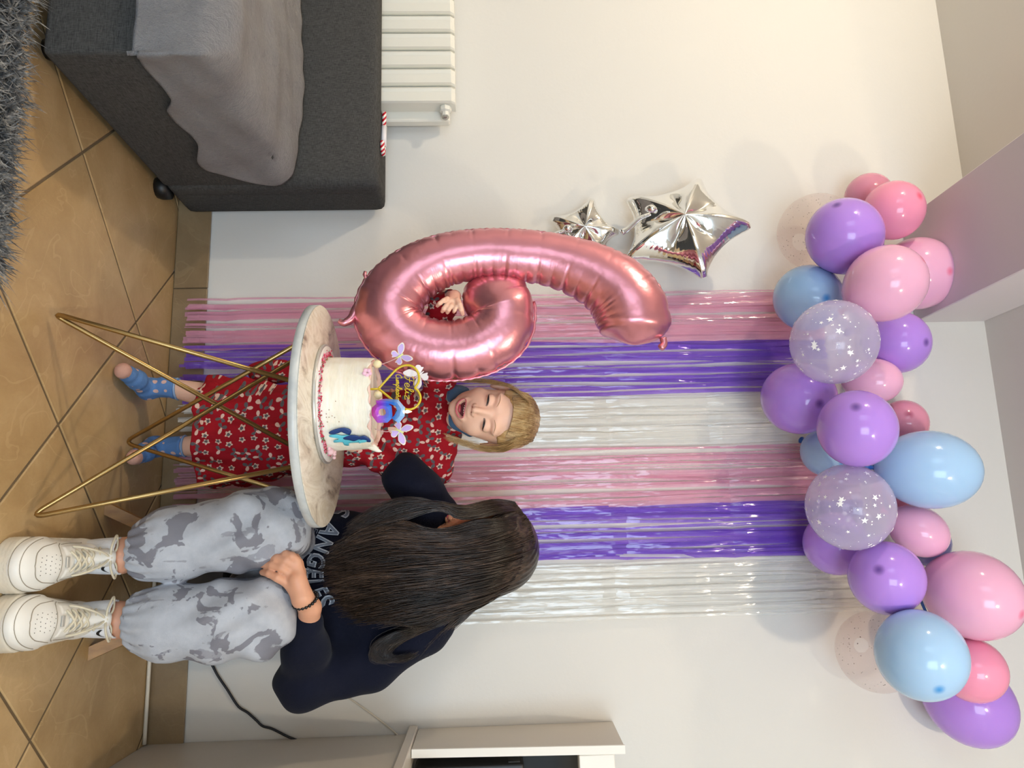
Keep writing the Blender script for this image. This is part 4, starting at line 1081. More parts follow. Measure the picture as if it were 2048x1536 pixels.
for s in (-1, 1):
    arc = []; br = []; slit = []; cr_ = []
    for u in np.linspace(-1, 1, 11):
        x = s*.031+u*.016; arc.append(hp_(x, .0015+.0042*(1-u*u)-.001*u*s, .0006)); slit.append(hp_(x*1.0, .0002+.0028*(1-u*u), .0004))
        br.append(hp_(s*.032+u*.016, .0295+.004*(1-u*u)+.0010*u*s, .0005)); cr_.append(hp_(s*.031+u*.013, .0115+.003*(1-u*u), .0))
    obj('lashes', tube(np.array(arc), [.0004+.0011*(1-u*u) for u in np.linspace(-1, 1, 11)], 6), MLA, girl)
    obj('eye', tube(np.array(slit), [.0003+.0013*(1-u*u) for u in np.linspace(-1, 1, 11)], 6), MEY, girl)
    obj('eyebrow', tube(np.array(br), [.0003+.0009*(1-u*u) for u in np.linspace(-1, 1, 11)], 6), MBR, girl)
for s in (-1, 1):
    p = hp_(s*.0068, -.0305, .0); obj('nostril', ball(p, (.0022, .0015, .0012), 6), plain('nostril_shade', '#7a4438', .8), girl)
# hair: cap plus strands
MHG = hairmat('blond_hair', '#7d5c38', '#b9935f', '#e6cb98', .38)
def cap_g(P):
    q = to_head(P)/HK
    d = ell(q, (0, -.014, .038), (.080, .096, .082)); d = smin(d, ell(q, (0, -.085, .045), (.035, .035, .035)), .02)
    d = smax(d, .75*q[:, 1]-.66*q[:, 2]-.003-5.0*q[:, 0]**2+.0012*np.sin(q[:, 0]*260), .006)
    d = smax(d, np.minimum(.030, .012+.9*(q[:, 1]+.03))-q[:, 2], .008)
    return (d+.0008*np.sin(q[:, 0]*420+q[:, 2]*30))*HK
hg = obj('hair', surfnet(cap_g, hc_-.19, hc_+.19, .0032), MHG, girl)
def HL(x, y, z): return hc_+HG@(A(x, y, z)*HK)
gsw = []
for a in np.linspace(-1, 1, 9):
    x = .068*math.sin(a*1.45); zf = .030+.042*math.cos(a*1.5); yf = .083*math.cos(a*1.25)
    gsw.append([HL(x*.98, yf-.004, zf), HL(x*1.02, yf*.70, zf+.030), HL(x*.95, .0, .045+.072*math.cos(a)), HL(x*.6, -.06, .05+.055*math.cos(a)), HL(x*.2, -.105, .045)])
obj('swept_strands', strands(gsw, 1100, 16, .0008, .0026, 1, .004), MHG, hg)
left = [[HL(-.050, .060, .088), HL(-.074, .040, .045), HL(-.084, .022, -.005), HL(-.080, .030, -.06), HL(-.070, .045, -.105)],
        [HL(-.040, .045, .100), HL(-.078, .020, .050), HL(-.088, .0, -.005), HL(-.086, .010, -.06), HL(-.082, .035, -.11)]]
obj('side_strands', strands(left, 70, 18, .0006, .0022, 2, .005), MHG, hg)
right = [[HL(.048, .060, .088), HL(.074, .044, .045), HL(.082, .030, -.01), HL(.078, .034, -.06), HL(.070, .050, -.105)],
         [HL(.035, .03, .110), HL(.080, .012, .060), HL(.090, -.01, .0), HL(.086, .004, -.05), HL(.080, .03, -.095)]]
obj('side_strands', strands(right, 90, 18, .0006, .0022, 4, .005), MHG, hg)
MDR_S = 24.
t = NT('leafy_red_cloth'); c = t.coord('Object'); sp = t.n('ShaderNodeSeparateXYZ'); t.l(c, sp.inputs[0])
nz_ = t.n('ShaderNodeCombineXYZ'); t.l(t.math('ADD', sp.outputs[0], t.math('MULTIPLY', sp.outputs[1], .6)), nz_.inputs[0]); t.l(sp.outputs[2], nz_.inputs[1])
vo = t.n('ShaderNodeTexVoronoi', voronoi_dimensions='2D', feature='F1'); vo.inputs['Scale'].default_value = 34; vo.inputs['Randomness'].default_value = .55; t.l(nz_.outputs[0], vo.inputs['Vector'])
sc_ = t.n('ShaderNodeVectorMath', operation='SCALE'); sc_.inputs[3].default_value = 34; t.l(nz_.outputs[0], sc_.inputs[0])
p2 = t.n('ShaderNodeVectorMath', operation='SCALE'); p2.inputs[3].default_value = 34; t.l(vo.outputs['Position'], p2.inputs[0])
sb = t.n('ShaderNodeVectorMath', operation='SUBTRACT'); t.l(sc_.outputs[0], sb.inputs[0]); t.l(p2.outputs[0], sb.inputs[1])
cs = t.n('ShaderNodeSeparateColor'); t.l(vo.outputs['Color'], cs.inputs[0])
ls = t.n('ShaderNodeSeparateXYZ'); t.l(sb.outputs[0], ls.inputs[0])
thn = t.math('ADD', t.math('ARCTAN2', ls.outputs[1], ls.outputs[0]), t.math('MULTIPLY', cs.outputs[0], 6.28))
r_ = t.math('SQRT', t.math('ADD', t.math('MULTIPLY', ls.outputs[0], ls.outputs[0]), t.math('MULTIPLY', ls.outputs[1], ls.outputs[1])))
leafr = t.math('MULTIPLY', t.math('POWER', t.math('ABSOLUTE', t.math('COSINE', t.math('MULTIPLY', thn, 1.5))), 1.6), .50)
leaf = t.math('LESS_THAN', r_, leafr)
flr = t.math('ADD', .25, t.math('MULTIPLY', t.math('COSINE', t.math('MULTIPLY', thn, 5.)), .06)); flw = t.math('LESS_THAN', r_, flr)
isl = t.math('GREATER_THAN', cs.outputs[1], .42)
mask = t.math('ADD', t.math('MULTIPLY', leaf, isl), t.math('MULTIPLY', flw, t.math('SUBTRACT', 1., isl)))
half = t.math('GREATER_THAN', t.math('COSINE', t.math('MULTIPLY', thn, 1.)), .1)
lc = t.mix(half, '#5f5a5c', '#e3bfae'); fcx = t.mix(t.math('LESS_THAN', r_, t.math('ADD', .11, t.math('MULTIPLY', half, .06))), '#d8bba8', '#5e5858')
pc = t.mix(isl, fcx, lc); wv = t.noise(t.coord(scale=(1, 1, 1)), 500, 2)
MDR = t.done(t.pbsdf(t.mix(mask, '#9c1420', pc), .85, normal=t.bump(wv, .2, .002), spec=.2))
def stack(P, st, fold=None):
    st = np.array(st, float); z = P[:, 2]; cx, cy, rx, ry = [np.interp(z, st[:, 0], st[:, k]) for k in (1, 2, 3, 4)]
    dx, dy = P[:, 0]-cx, P[:, 1]-cy; s = np.ones(len(P))
    if fold: s = fold(np.arctan2(dy, dx), z)
    k = np.sqrt((dx/rx)**2+(dy/ry)**2)/s; d = (k-1)*np.minimum(rx, ry)*.85
    return smax(smax(d, z-st[-1, 0], .02), st[0, 0]-z, .004)
def zat(x, y, Y): return PY(x, y, Y)
sts = []
for x, y, Y, a, b in ((414, 866, -.215, .150, .115), (500, 866, -.215, .142, .108), (600, 862, -.21, .118, .096), (690, 860, -.21, .102, .085), (760, 857, -.21, .098, .080), (830, 855, -.215, .104, .078), (880, 852, -.22, .094, .066), (906, 850, -.225, .055, .052), (922, 850, -.235, .046, .048)):
    p = PY(x, y, Y); sts.append((p[2], p[0], p[1], a, b))
zh0 = sts[0][0]
def dfold(th_, z):
    f = np.clip((.62-z)/(.62-zh0), 0, 1)
    return 1+f*(.045*np.cos(7*th_+1+6*z)+.03*np.cos(12*th_-2+4*z)+.012*np.cos(23*th_))+.006*np.cos(9*th_+20*z)
def dress(P):
    d = stack(P, sts, dfold)
    fp_ = ell(P, (PY(545, 742, -.15)), (.035, .03, .075)); d = smin(d, fp_+.002*np.sin(P[:, 0]*150), .015)
    # sleeves
    d = smin(d, chain(P, [PY(885, 795, -.22), PY(872, 735, -.30), PY(866, 690, -.375), PY(885, 612, -.415), PY(898, 597, -.44)], [.045, .043, .038, .033, .024], .012)+.002*np.sin(P[:, 0]*220), .02)
    d = smin(d, chain(P, [PY(880, 905, -.21), PY(872, 935, -.21), PY(800, 940, -.235), PY(722, 895, -.31)], [.045, .046, .042, .031], .012)+.002*np.sin(P[:, 2]*190), .02)
    wav = .0016*np.sin(P[:, 2]*95+P[:, 0]*40)+.0012*np.sin(P[:, 2]*60-P[:, 0]*130)
    return d+wav
obj('dress', surfnet(dress, (-.68, -.52, zh0-.02), (-.06, -.05, .93), .0045), MDR, girl)
# small scalloped blue collar
MCO = plain('denim_blue', '#41617f', .8, var=.1, bump=(300, .2, .002)); MCE = plain('pale_piping', '#b9b0a2', .6)
for pts, in (([(392, 610), (330, 600), (318, 520), (345, 430), (400, 375), (490, 372), (600, 400), (640, 450), (520, 520)],), ([(352, 800), (345, 880), (365, 960), (430, 1015), (540, 1060), (650, 1120), (700, 1080), (560, 940), (470, 850), (400, 790)],)):
    pl = cat(np.array(pts, float), 4, closed=True); cen = pl.mean(0)
    def cp(a, b): 
        x_, y_ = 850+a/7.314, 720+b/7.314
        return PY(x_, y_, -.300-.00035*(915-x_)+.0000085*(y_-830)**2*1.2)
    V = [cp(*p) for p in pl]+[cp(*(p*.5+cen*.5))-A(0, .003, 0) for p in pl]+[cp(*cen)-A(0, .004, 0)]; k = len(pl)
    F = [(i, (i+1) % k, k+(i+1) % k, k+i) for i in range(k)]+[(k+i, k+(i+1) % k, 2*k) for i in range(k)]
    co = obj('collar', (np.array(V), F), MCO, girl, thick=.003)
    obj('collar_piping', tube(np.array(V[:k]), .0011, 6, closed=True), MCE, co)
# socks
t = NT('spotted_sock_knit'); vo = t.n('ShaderNodeTexVoronoi', feature='F1'); vo.inputs['Scale'].default_value = 44; vo.inputs['Randomness'].default_value = .35; t.l(t.coord(scale=(1, 1, .8)), vo.inputs['Vector'])
MSO = t.done(t.pbsdf(t.mix(t.math('LESS_THAN', vo.outputs['Distance'], .27), '#5f88bd', '#e0b4a4'), .9, normal=t.bump(t.noise(t.coord(), 420, 2), .4, .002)))
MTP = plain('sock_toe_pink', '#cf9c88', .9, bump=(420, .4, .002))
for an, he, to, kn in ((ankL, heelL, toeL, kneeL), (ankR, heelR, toeR, kneeR)):
    up = (kn-an)/np.linalg.norm(kn-an); dr_ = (to-he); dr_ = dr_/np.linalg.norm(dr_)
    def sock(P):
        d = chain(P, [he+A(0, 0, .002), he*.45+to*.55+A(0, 0, .006), to], [.0255, .0245, .0205], .012)
        d = smin(d, seg(P, he+A(0, 0, .008), an, .026, .0262), .02); d = smin(d, seg(P, an, an+up*.028, .0265, .029), .01)
        q = (P-an)@up; d = d+.0006*np.sin((P@dr_)*260)
        return smax(smax(d, q-.034, .002), .001-P[:, 2], .004)
    lo = np.minimum(np.minimum(he, to), an)-.05; hi = np.maximum(np.maximum(he, to), an+up*.03)+.05
    vf = surfnet(sock, lo, hi, .003)
    a_, b_ = split(vf, lambda c_: ((c_-to)@dr_) < -.004)
    so = obj('sock', a_, MSO, girl); obj('toe_patch', b_, MTP, so)
    T_ = [an+up*.033+.0285*(math.cos(a)*A(1, 0, 0)+math.sin(a)*A(0, 1, 0)) for a in np.linspace(0, 2*np.pi, 28, endpoint=False)]
    obj('sock_cuff', tube(np.array(T_), .003, 6, closed=True), plain('pale_blue_cuff', '#8ea9cc', .9), so)

# ================================================================= the seated teenager
teen = empty('person', PZ(150, 1180, 0), 'seated teenager with long dark hair, navy sweatshirt, grey dyed joggers and white sneakers', 'person')
th_c = PY(968, 1088, -.30); HT = frame(math.radians(-78), .38, math.radians(6)); TK = 1.06
def to_t(P): return (P-th_c)@HT
KR, KL = PY(545, 1052, -.47), PY(512, 1236, -.48)
AR, AL = PY(238, 1112, -.500), PY(232, 1240, -.495)
HR_, HL_ = PY(535, 1095, -.16), PY(530, 1180, -.16)
def zt2(a, b, Y): return PY(500+a/9.6, 1080+b/9.6, Y)
EB, WR = PY(606, 1362, -.31), PY(620, 1216, -.47)
def teen_body(P):
    d = head_sdf(to_t(P), TK, False)
    d = smin(d, seg(P, th_c+HT@A(0, -.02, -.06), PY(880, 1130, -.22), .045, .052), .02)
    d = smin(d, chain(P, [PY(860, 1130, -.22), PY(760, 1130, -.20), PY(640, 1130, -.16), PY(550, 1135, -.13)], [.07, .10, .09, .10], .04), .03)
    d = smin(d, seg(P, PY(860, 1040, -.24), PY(850, 1240, -.22), .05, .05), .03)
    for h_, k_, a_ in ((HR_, KR, AR), (HL_, KL, AL)):
        cf = k_*.62+a_*.38+A(0, .02, 0)
        d = smin(d, chain(P, [h_, k_, cf, a_, a_+A(0, .005, -.04)], [.075, .055, .045, .036, .034], .02), .02)
        d = smin(d, seg(P, a_+A(0, .02, -.06), a_+A(0, -.15, -.065), .028, .024), .02)
    # left arm with the hand resting between the knees
    d = smin(d, chain(P, [PY(850, 1262, -.22), EB, WR], [.05, .038, .024], .02), .02)
    YB = -.51
    d = smin(d, chain(P, [WR, zt2(1010, 1120, YB+.01), zt2(900, 760, YB)], [.024, .023, .020], .01), .01)
    palm = [seg(P, zt2(1000, 1080, YB+.006), zt2(a, b, YB+.002), .020, .0105) for a, b in ((690, 800), (760, 620), (860, 490), (900, 420))]
    for p_ in palm: d = smin(d, p_, .006)
    for pts, rr in (([(690, 810), (520, 720), (370, 645), (240, 620)], (.0106, .0096, .0088, .0070)), ([(760, 640), (600, 530), (430, 480), (215, 470)], (.0110, .0100, .0092, .0074)),
                    ([(850, 500), (680, 400), (520, 350), (330, 345)], (.0110, .0100, .0092, .0074)), ([(900, 410), (800, 310), (690, 270), (560, 265)], (.0104, .0096, .0088, .0070)),
                    ([(1000, 900), (960, 620), (930, 450), (880, 330)], (.014, .013, .011, .009))):
        oo = (.0, -.010, -.006, .012) if len(rr) and rr != (.014, .013, .011, .009) else (.012, .02, .022, .024)
        d = smin(d, chain(P, [zt2(a, b, YB+o) for (a, b), o in zip(pts, oo)], rr, .003), .003)
    # right arm round the girl's back
    d = smin(d, chain(P, [PY(860, 1030, -.23), PY(815, 950, -.235), PY(800, 860, -.085)], [.05, .036, .026], .02), .02)
    w2 = PY(800, 860, -.085); d = smin(d, seg(P, w2, w2+A(-.06, .0, .0), .022, .02), .01)
    for k in range(4): d = smin(d, seg(P, w2+A(-.06, 0, -.018+.012*k), w2+A(-.115, -.005, -.024+.014*k), .008, .0065), .004)
    d = smin(d, seg(P, w2+A(-.03, 0, .015), w2+A(-.07, 0, .04), .009, .007), .005)
    return d
obj('body', surfnet(teen_body, (-.50, -.72, .0), (.40, -.02, 1.17), .0038), MSK2, teen)
for s in (-1, 1):
    pts_ = [on_head(HT, th_c, TK, s*.031+u*.014, .003-.003*(1-u*u), .0006, False) for u in np.linspace(-1, 1, 9)]
    obj('lashes', tube(np.array(pts_), .0011, 6), MLA, teen)
    pts_ = [on_head(HT, th_c, TK, s*.032+u*.016, .030+.003*(1-u*u), .0006, False) for u in np.linspace(-1, 1, 9)]
    obj('eyebrow', tube(np.array(pts_), .0014, 6), plain('dark_brow', '#2a1c15', .7), teen)
obj('lips', tube(np.array([on_head(HT, th_c, TK, x, -.0545, .0004, False) for x in np.linspace(-.018, .018, 9)]), [.0006+.0022*math.sin(i/8*3.14) for i in range(9)], 8), MLIP, teen)
# sweatshirt
MSW = plain('navy_fleece', '#141726', .92, var=.15, bump=(260, .35, .002), spec=.12, sheen=.05)
def shirt(P):
    d = chain(P, [PY(868, 1125, -.215), PY(790, 1130, -.215), PY(690, 1130, -.20), PY(590, 1140, -.18), PY(540, 1140, -.165)], [.085, .125, .128, .130, .115], .05)
    d = smin(d, chain(P, [PY(862, 1045, -.235), PY(860, 1130, -.22), PY(850, 1248, -.21)], [.070, .085, .070], .03), .04)
    # left sleeve
    d = smin(d, chain(P, [PY(850, 1245, -.215), PY(740, 1315, -.25), EB+A(.003, 0, .004), EB*.55+WR*.45, PY(616, 1250, -.44)], [.074, .076, .064, .052, .036], .03), .03)
    d = smin(d, ell(P, PY(720, 1240, -.22), (.10, .09, .13)), .04)
    # right sleeve
    d = smin(d, chain(P, [PY(862, 1035, -.24), PY(838, 985, -.275), PY(812, 957, -.275), PY(790, 925, -.20), PY(795, 880, -.105)], [.066, .066, .058, .045, .034], .02), .03)
    x, y, z = P.T
    w = .0028*np.sin(46*z+30*x+2*np.sin(18*x))+.0020*np.sin(-34*z+60*x+1.5*np.sin(25*z))
    d = smax(d, -seg(P, PY(905, 1120, -.25), PY(960, 1110, -.28), .045, .05), .01)
    return d+w
vs = surfnet(shirt, (-.46, -.50, .22), (.46, .06, .98), .005)
sw = obj('sweatshirt', vs, MSW, teen)
from mathutils.bvhtree import BVHTree
bv = BVHTree.FromPolygons([Vector(v) for v in vs[0]], vs[1])
def on_shirt(x, y, off=.003):
    r = ray(x, y); r = r/np.linalg.norm(r); h = bv.ray_cast(Vector(CP), Vector(r), 5)
    return (np.array(h[0])+np.array(h[1])*off*(1 if h[1].dot(Vector(r)) < 0 else -1)) if h[0] is not None else None
def letters(txt, path, size, m, nm, offset, off, weight=1.0):
    """raised print: lettering bent along a path of picture points and laid on the cloth"""
    cu = bpy.data.curves.new('lettering', 'FONT'); cu.body = txt; cu.size = 1; cu.offset = offset; cu.resolution_u = 3; cu.space_character = 1.12; cu.align_x = 'LEFT'
    o = bpy.data.objects.new('lettering', cu); COL.objects.link(o); bpy.context.view_layer.update()
    me = bpy.data.meshes.new_from_object(o.evaluated_get(bpy.context.evaluated_depsgraph_get())); bpy.data.objects.remove(o)
    import bmesh
    bm = bmesh.new(); bm.from_mesh(me); bmesh.ops.triangulate(bm, faces=bm.faces[:])
    for _ in range(2): bmesh.ops.subdivide_edges(bm, edges=[e for e in bm.edges if e.calc_length() > .12], cuts=1)
    bmesh.ops.triangulate(bm, faces=bm.faces[:])
    v = np.array([q.co[:] for q in bm.verts]); f = [tuple(x.index for x in q.verts) for q in bm.faces]; bm.free()
    Pp = cat(np.array(path, float), 20); s = np.concatenate([[0], np.cumsum(np.linalg.norm(np.diff(Pp, axis=0), axis=1))])
    w = v[:, 0].max(); out = []; ok = []
    for a, b, _ in v:
        u = a/w*s[-1]; x = np.interp(u, s, Pp[:, 0]); y = np.interp(u, s, Pp[:, 1])
        x2 = np.interp(min(u+2, s[-1]+0), s, Pp[:, 0]); y2 = np.interp(min(u+2, s[-1]), s, Pp[:, 1]); x1 = np.interp(max(u-2, 0), s, Pp[:, 0]); y1 = np.interp(max(u-2, 0), s, Pp[:, 1])
        tx, ty = x2-x1, y2-y1; l = math.hypot(tx, ty)+1e-9; nx, ny = ty/l, -tx/l
        sz = size(u/s[-1]) if callable(size) else size
        p = on_shirt(x+nx*b*sz*1.0, y+ny*b*sz, off); ok.append(p is not None); out.append(p if p is not None else th_c)
    f = [q for q in f if all(ok[i] for i in q) and max(np.linalg.norm(out[q[0]]-out[q[1]]), np.linalg.norm(out[q[1]]-out[q[2]])) < .05]
    return obj(nm, (np.array(out), f), m, sw, False)
MLO = plain('print_outline', '#d4dae2', .7); MLF = plain('print_fill', '#7f8896', .75)
pth_ = [(690, 950), (670, 1000), (648, 1050), (628, 1090), (612, 1140), (614, 1180), (632, 1222)]
letters('LOS ANGELES', pth_, lambda u: 62-14*math.sin(u*3.14), MLO, 'lettering_outline', .035, .0025)['kind'] = 'stuff'
letters('LOS ANGELES', pth_, lambda u: 62-14*math.sin(u*3.14), MLF, 'lettering', .0, .0040)['kind'] = 'stuff'
letters('CALIFORNIA', [(650, 1000), (634, 1040), (622, 1070), (615, 1110), (616, 1150)], 17, MLF, 'small_lettering', .0, .003)['kind'] = 'stuff'
# joggers
t = NT('dyed_grey_jersey'); c = t.coord('Object'); n1 = t.noise(c, 13, 3, .5, .9); n2 = t.noise(c, 60, 3, .6); n3 = t.noise(t.coord('Object', scale=(1, 1, .35)), 22, 2, .5, .4)
bl_ = t.ramp(t.math('ADD', n1, t.math('MULTIPLY', t.math('SUBTRACT', n2, .5), .12)), [(.548, 0.), (.562, 1.)]); bl2 = t.ramp(t.math('ADD', n3, t.math('MULTIPLY', t.math('SUBTRACT', n2, .5), .2)), [(.62, 0.), (.64, 1.)])
cc = t.mix(n2, '#a9adb6', '#bfc3ca'); cc = t.mix(t.math('MULTIPLY', bl_, .85), cc, '#77767f'); cc = t.mix(t.math('MULTIPLY', bl2, .6), cc, '#84838c')
MJO = t.done(t.pbsdf(cc, .9, normal=t.bump(t.noise(c, 420, 2), .25, .002), spec=.2))
CFR, CFL = PY(263, 1104, -.492), PY(256, 1241, -.487)
def joggers(P):
    d = None
    x, y, z = P.T
    for h_, k_, mid, cf, ph in ((HR_, KR, PY(405, 1076, -.482), CFR, 0.), (HL_, KL, PY(400, 1248, -.485), CFL, 2.)):
        kk = k_+A(0, .012, 0)
        e = chain(P, [h_, h_*.45+kk*.55+A(0, 0, .004), kk], [.100, .092, .086], .04)
        e = smin(e, chain(P, [kk+A(0, 0, -.002), k_*.45+mid*.55, mid*.55+cf*.45, cf+A(0, 0, .036)], [.080, .077, .074, .056], .05), .03)
        e = smin(e, chain(P, [cf+A(0, 0, .032), cf+A(0, 0, .014)], [.047, .045], .01), .008)
        ang = np.arctan2(y-cf[1], x-cf[0]); g_ = np.exp(-np.abs(z-cf[2]-.02)/.035)
        e = e+g_*.0036*np.cos(17*ang+ph+.6*np.sin(60*z))+(z > .2)*0
        s_ = np.clip((z-.16)/.3, 0, 1)
        e = e+.0075*s_*np.sin(46*z+60*(x-cf[0])+ph+1.5*np.sin(25*(x-cf[0])))*np.exp(-((z-k_[2]+.07)/.10)**2)+.0042*np.sin(60*z-70*x+ph+np.sin(30*x))*np.clip((z-.2)/.25, 0, 1)
        e = smax(e, cf[2]+.006-z, .003)
        d = e if d is None else smin(d, e, .012)
    d = smin(d, ell(P, PY(545, 1138, -.155), (.165, .10, .11)), .03)
    return d
obj('joggers', surfnet(joggers, (-.20, -.63, .10), (.35, .0, .62), .0045), MJO, teen)
# bracelet of black beads
ax_ = (WR-zt2(900, 760, -.52)); ax_ /= np.linalg.norm(ax_); bc = zt2(1060, 1150, -.492); e1, e2, _ = axes(ax_)
obj('bracelet', merge([ball(bc+.0275*(e1*math.cos(a)+e2*math.sin(a)), .0042, 8) for a in np.linspace(0, 2*np.pi, 22, endpoint=False)]), plain('black_beads', '#0d0c0c', .25), teen)
# long hair
MHT = hairmat('dark_hair', '#0d0908', '#2a1e18', '#5c483b', .30)
def g(*p): return [PY(*q) for q in p]
gB = [g((1030, 1012, -.33), (985, 1040, -.385), (925, 1072, -.405), (865, 1068, -.41), (790, 1050, -.42), (715, 1068, -.42), (668, 1098, -.42)),
      g((1056, 1040, -.345), (1000, 1068, -.405), (920, 1090, -.425), (850, 1092, -.43), (770, 1090, -.435), (640, 1128, -.425)),
      g((1067, 1075, -.35), (1010, 1096, -.41), (900, 1114, -.435), (800, 1122, -.44), (720, 1132, -.435), (638, 1150, -.42)),
      g((1070, 1105, -.34), (1005, 1130, -.41), (890, 1148, -.435), (790, 1158, -.44), (710, 1168, -.43), (650, 1180, -.42)),
      g((1064, 1130, -.33), (995, 1158, -.395), (885, 1180, -.42), (790, 1192, -.425), (720, 1205, -.415), (668, 1215, -.40)),
      g((1048, 1152, -.31), (980, 1185, -.365), (880, 1208, -.385), (800, 1222, -.39), (740, 1232, -.38), (700, 1236, -.37)),
      g((1020, 1172, -.27), (960, 1208, -.31), (890, 1235, -.33), (850, 1248, -.335), (815, 1240, -.36), (780, 1240, -.37))]
ht = obj('hair', strands(gB, 2600, 26, .00115, .006, 7, .010, .3, .16), MHT, teen)
G2 = []
for gg in gB[1:6]:
    c_ = cat(np.array(gg), 6); s = np.linspace(0, len(c_)-1, 26); c_ = np.stack([np.interp(s, np.arange(len(c_)), c_[:, k]) for k in range(3)], 1); G2.append((c_+A(0, .016, -.004))[:24])
G2 = np.array(G2); u_ = np.linspace(0, 4, 30); G3 = np.zeros((30, 24, 3))
for i, u in enumerate(u_):
    j = min(int(u), 3); G3[i] = G2[j]*(1-u+j)+G2[j+1]*(u-j)+A(0, -.004*math.cos(u*9), 0)
obj('hair_underlayer', grid(G3), MHT, ht, thick=.012)
def cap_t(P):
    q = to_t(P)/TK
    d = ell(q, (0, -.018, .040), (.086, .104, .086)); d = smin(d, ell(q, (0, -.085, -.06), (.066, .045, .10)), .05)
    d = smax(d, .75*q[:, 1]-.66*q[:, 2]-.010, .01); return d*TK+.0008*np.sin(P[:, 1]*300+P[:, 0]*220)
obj('hair_crown', surfnet(cap_t, th_c-.26, th_c+.22, .005), MHT, ht)
gA = [g((1030, 1005, -.32), (990, 1000, -.33), (935, 1012, -.375), (895, 1018, -.395), (850, 1000, -.415), (790, 1000, -.42), (735, 1025, -.42), (690, 1055, -.415)),
      g((1045, 1025, -.34), (1000, 1018, -.37), (945, 1025, -.395), (900, 1024, -.405), (855, 1016, -.42), (800, 1030, -.42), (740, 1050, -.425), (680, 1085, -.42))]
obj('front_strands', strands(gA, 420, 22, .0009, .0022, 8, .004, .3, .15), MHT, ht)
gE1 = [g((1022, 1003, -.315), (985, 1002, -.36), (945, 1012, -.39), (905, 1012, -.405), (870, 1006, -.42), (800, 1012, -.425), (740, 1035, -.42)),
      g((1042, 1020, -.335), (995, 1026, -.39), (950, 1036, -.41), (912, 1036, -.42), (880, 1018, -.425), (810, 1036, -.43), (700, 1078, -.425))]
gE2 = [g((1050, 1030, -.34), (1000, 1038, -.395), (948, 1042, -.41), (908, 1056, -.42), (858, 1060, -.43), (800, 1044, -.43), (700, 1085, -.425)),
      g((1062, 1050, -.345), (1005, 1062, -.405), (930, 1078, -.425), (890, 1080, -.43), (820, 1076, -.43), (740, 1080, -.43), (660, 1105, -.425))]
obj('forehead_strands', strands(gE1, 500, 22, .0010, .0022, 14, .005, .35, .1), MHT, ht)
obj('forehead_strands', strands(gE2, 600, 22, .0010, .0022, 15, .005, .35, .1), MHT, ht)
gC = [g((960, 1190, -.30), (900, 1238, -.30), (850, 1252, -.31), (800, 1262, -.335), (752, 1285, -.345), (738, 1308, -.35), (752, 1322, -.35), (790, 1318, -.345)),
      g((950, 1200, -.29), (890, 1244, -.29), (845, 1262, -.30), (800, 1285, -.32), (780, 1305, -.335), (790, 1318, -.335), (815, 1318, -.325), (840, 1305, -.31))]
obj('shoulder_lock', strands(gC, 420, 24, .0009, .003, 9, .004, .3, .1), MHT, ht)
gD = [g((1000, 1170, -.25), (940, 1215, -.26), (890, 1255, -.27), (860, 1285, -.28), (835, 1310, -.28)), g((990, 1180, -.22), (950, 1218, -.22), (905, 1255, -.22), (880, 1285, -.23), (850, 1318, -.24))]
obj('back_strands', strands(gD, 260, 18, .0008, .004, 10, .006, .2, .3), MHT, ht)
# sneakers and socks
MSH = plain('white_leather', '#ece8df', .40, var=.03); MSL = plain('off_white_rubber', '#dcd2bf', .55, var=.08); MLC = plain('cream_laces', '#d6cbb2', .8, bump=(500, .4, .001)); MHO = plain('perforation', '#4a443c', .8); MRS = plain('white_ribbed_sock', '#e9ebee', .85, bump=(300, .4, .002)); MBS = plain('black_mark', '#0c0c0c', .6)
def shoe_up(q):
    s, w, z = q.T
    d = ell(q, (.222, 0, .040), (.066, .049, .036)); d = smin(d, seg(q, (.195, 0, .048), (.105, 0, .082), .036, .031), .02)
    d = smin(d, seg(q, (.045, 0, .04), (.050, 0, .088), .036, .033), .02); d = smin(d, seg(q, (.05, 0, .04), (.2, 0, .04), .036, .046), .02)
    aw = np.abs(w)
    rim = (1-sm(z, .050-.0*s, .054))*sm(s, .185, .190)               # mudguard round the toe
    st = sm(s, .088, .092)*(1-sm(s, .186, .190))*sm(aw, .013, .016)*(1-sm(aw, .031, .033))*sm(z, .05, .055)
    d = d-.0022*rim-.0020*st
    d = smax(d, -ell(q, (.052, 0, .118), (.040, .027, .034)), .006)
    thr = smax(seg(q, (.185, 0, .075), (.10, 0, .112), .012, .013), -q[:, 2], .001)
    return smax(smax(d, .026-z, .002), z-.112, .004)
def shoe_sole(q):
    s, w, z = q.T; Q2 = q.copy(); Q2[:, 2] = 0
    d2 = seg(Q2, (.045, 0, 0), (.232, 0, 0), .0405, .0555)
    gr = .0006*np.sin(z*1400)*(s > .19)
    return smax(d2+gr, np.abs(z-.0175)-.0175, .004)
def project(f, s, w):
    z = .15
    for _ in range(90):
        d = float(f(A(s, w, z)[None])[0])
        if d < .0003: return z
        z -= max(.0006, d*.7)
        if z < 0: return .03
    return z
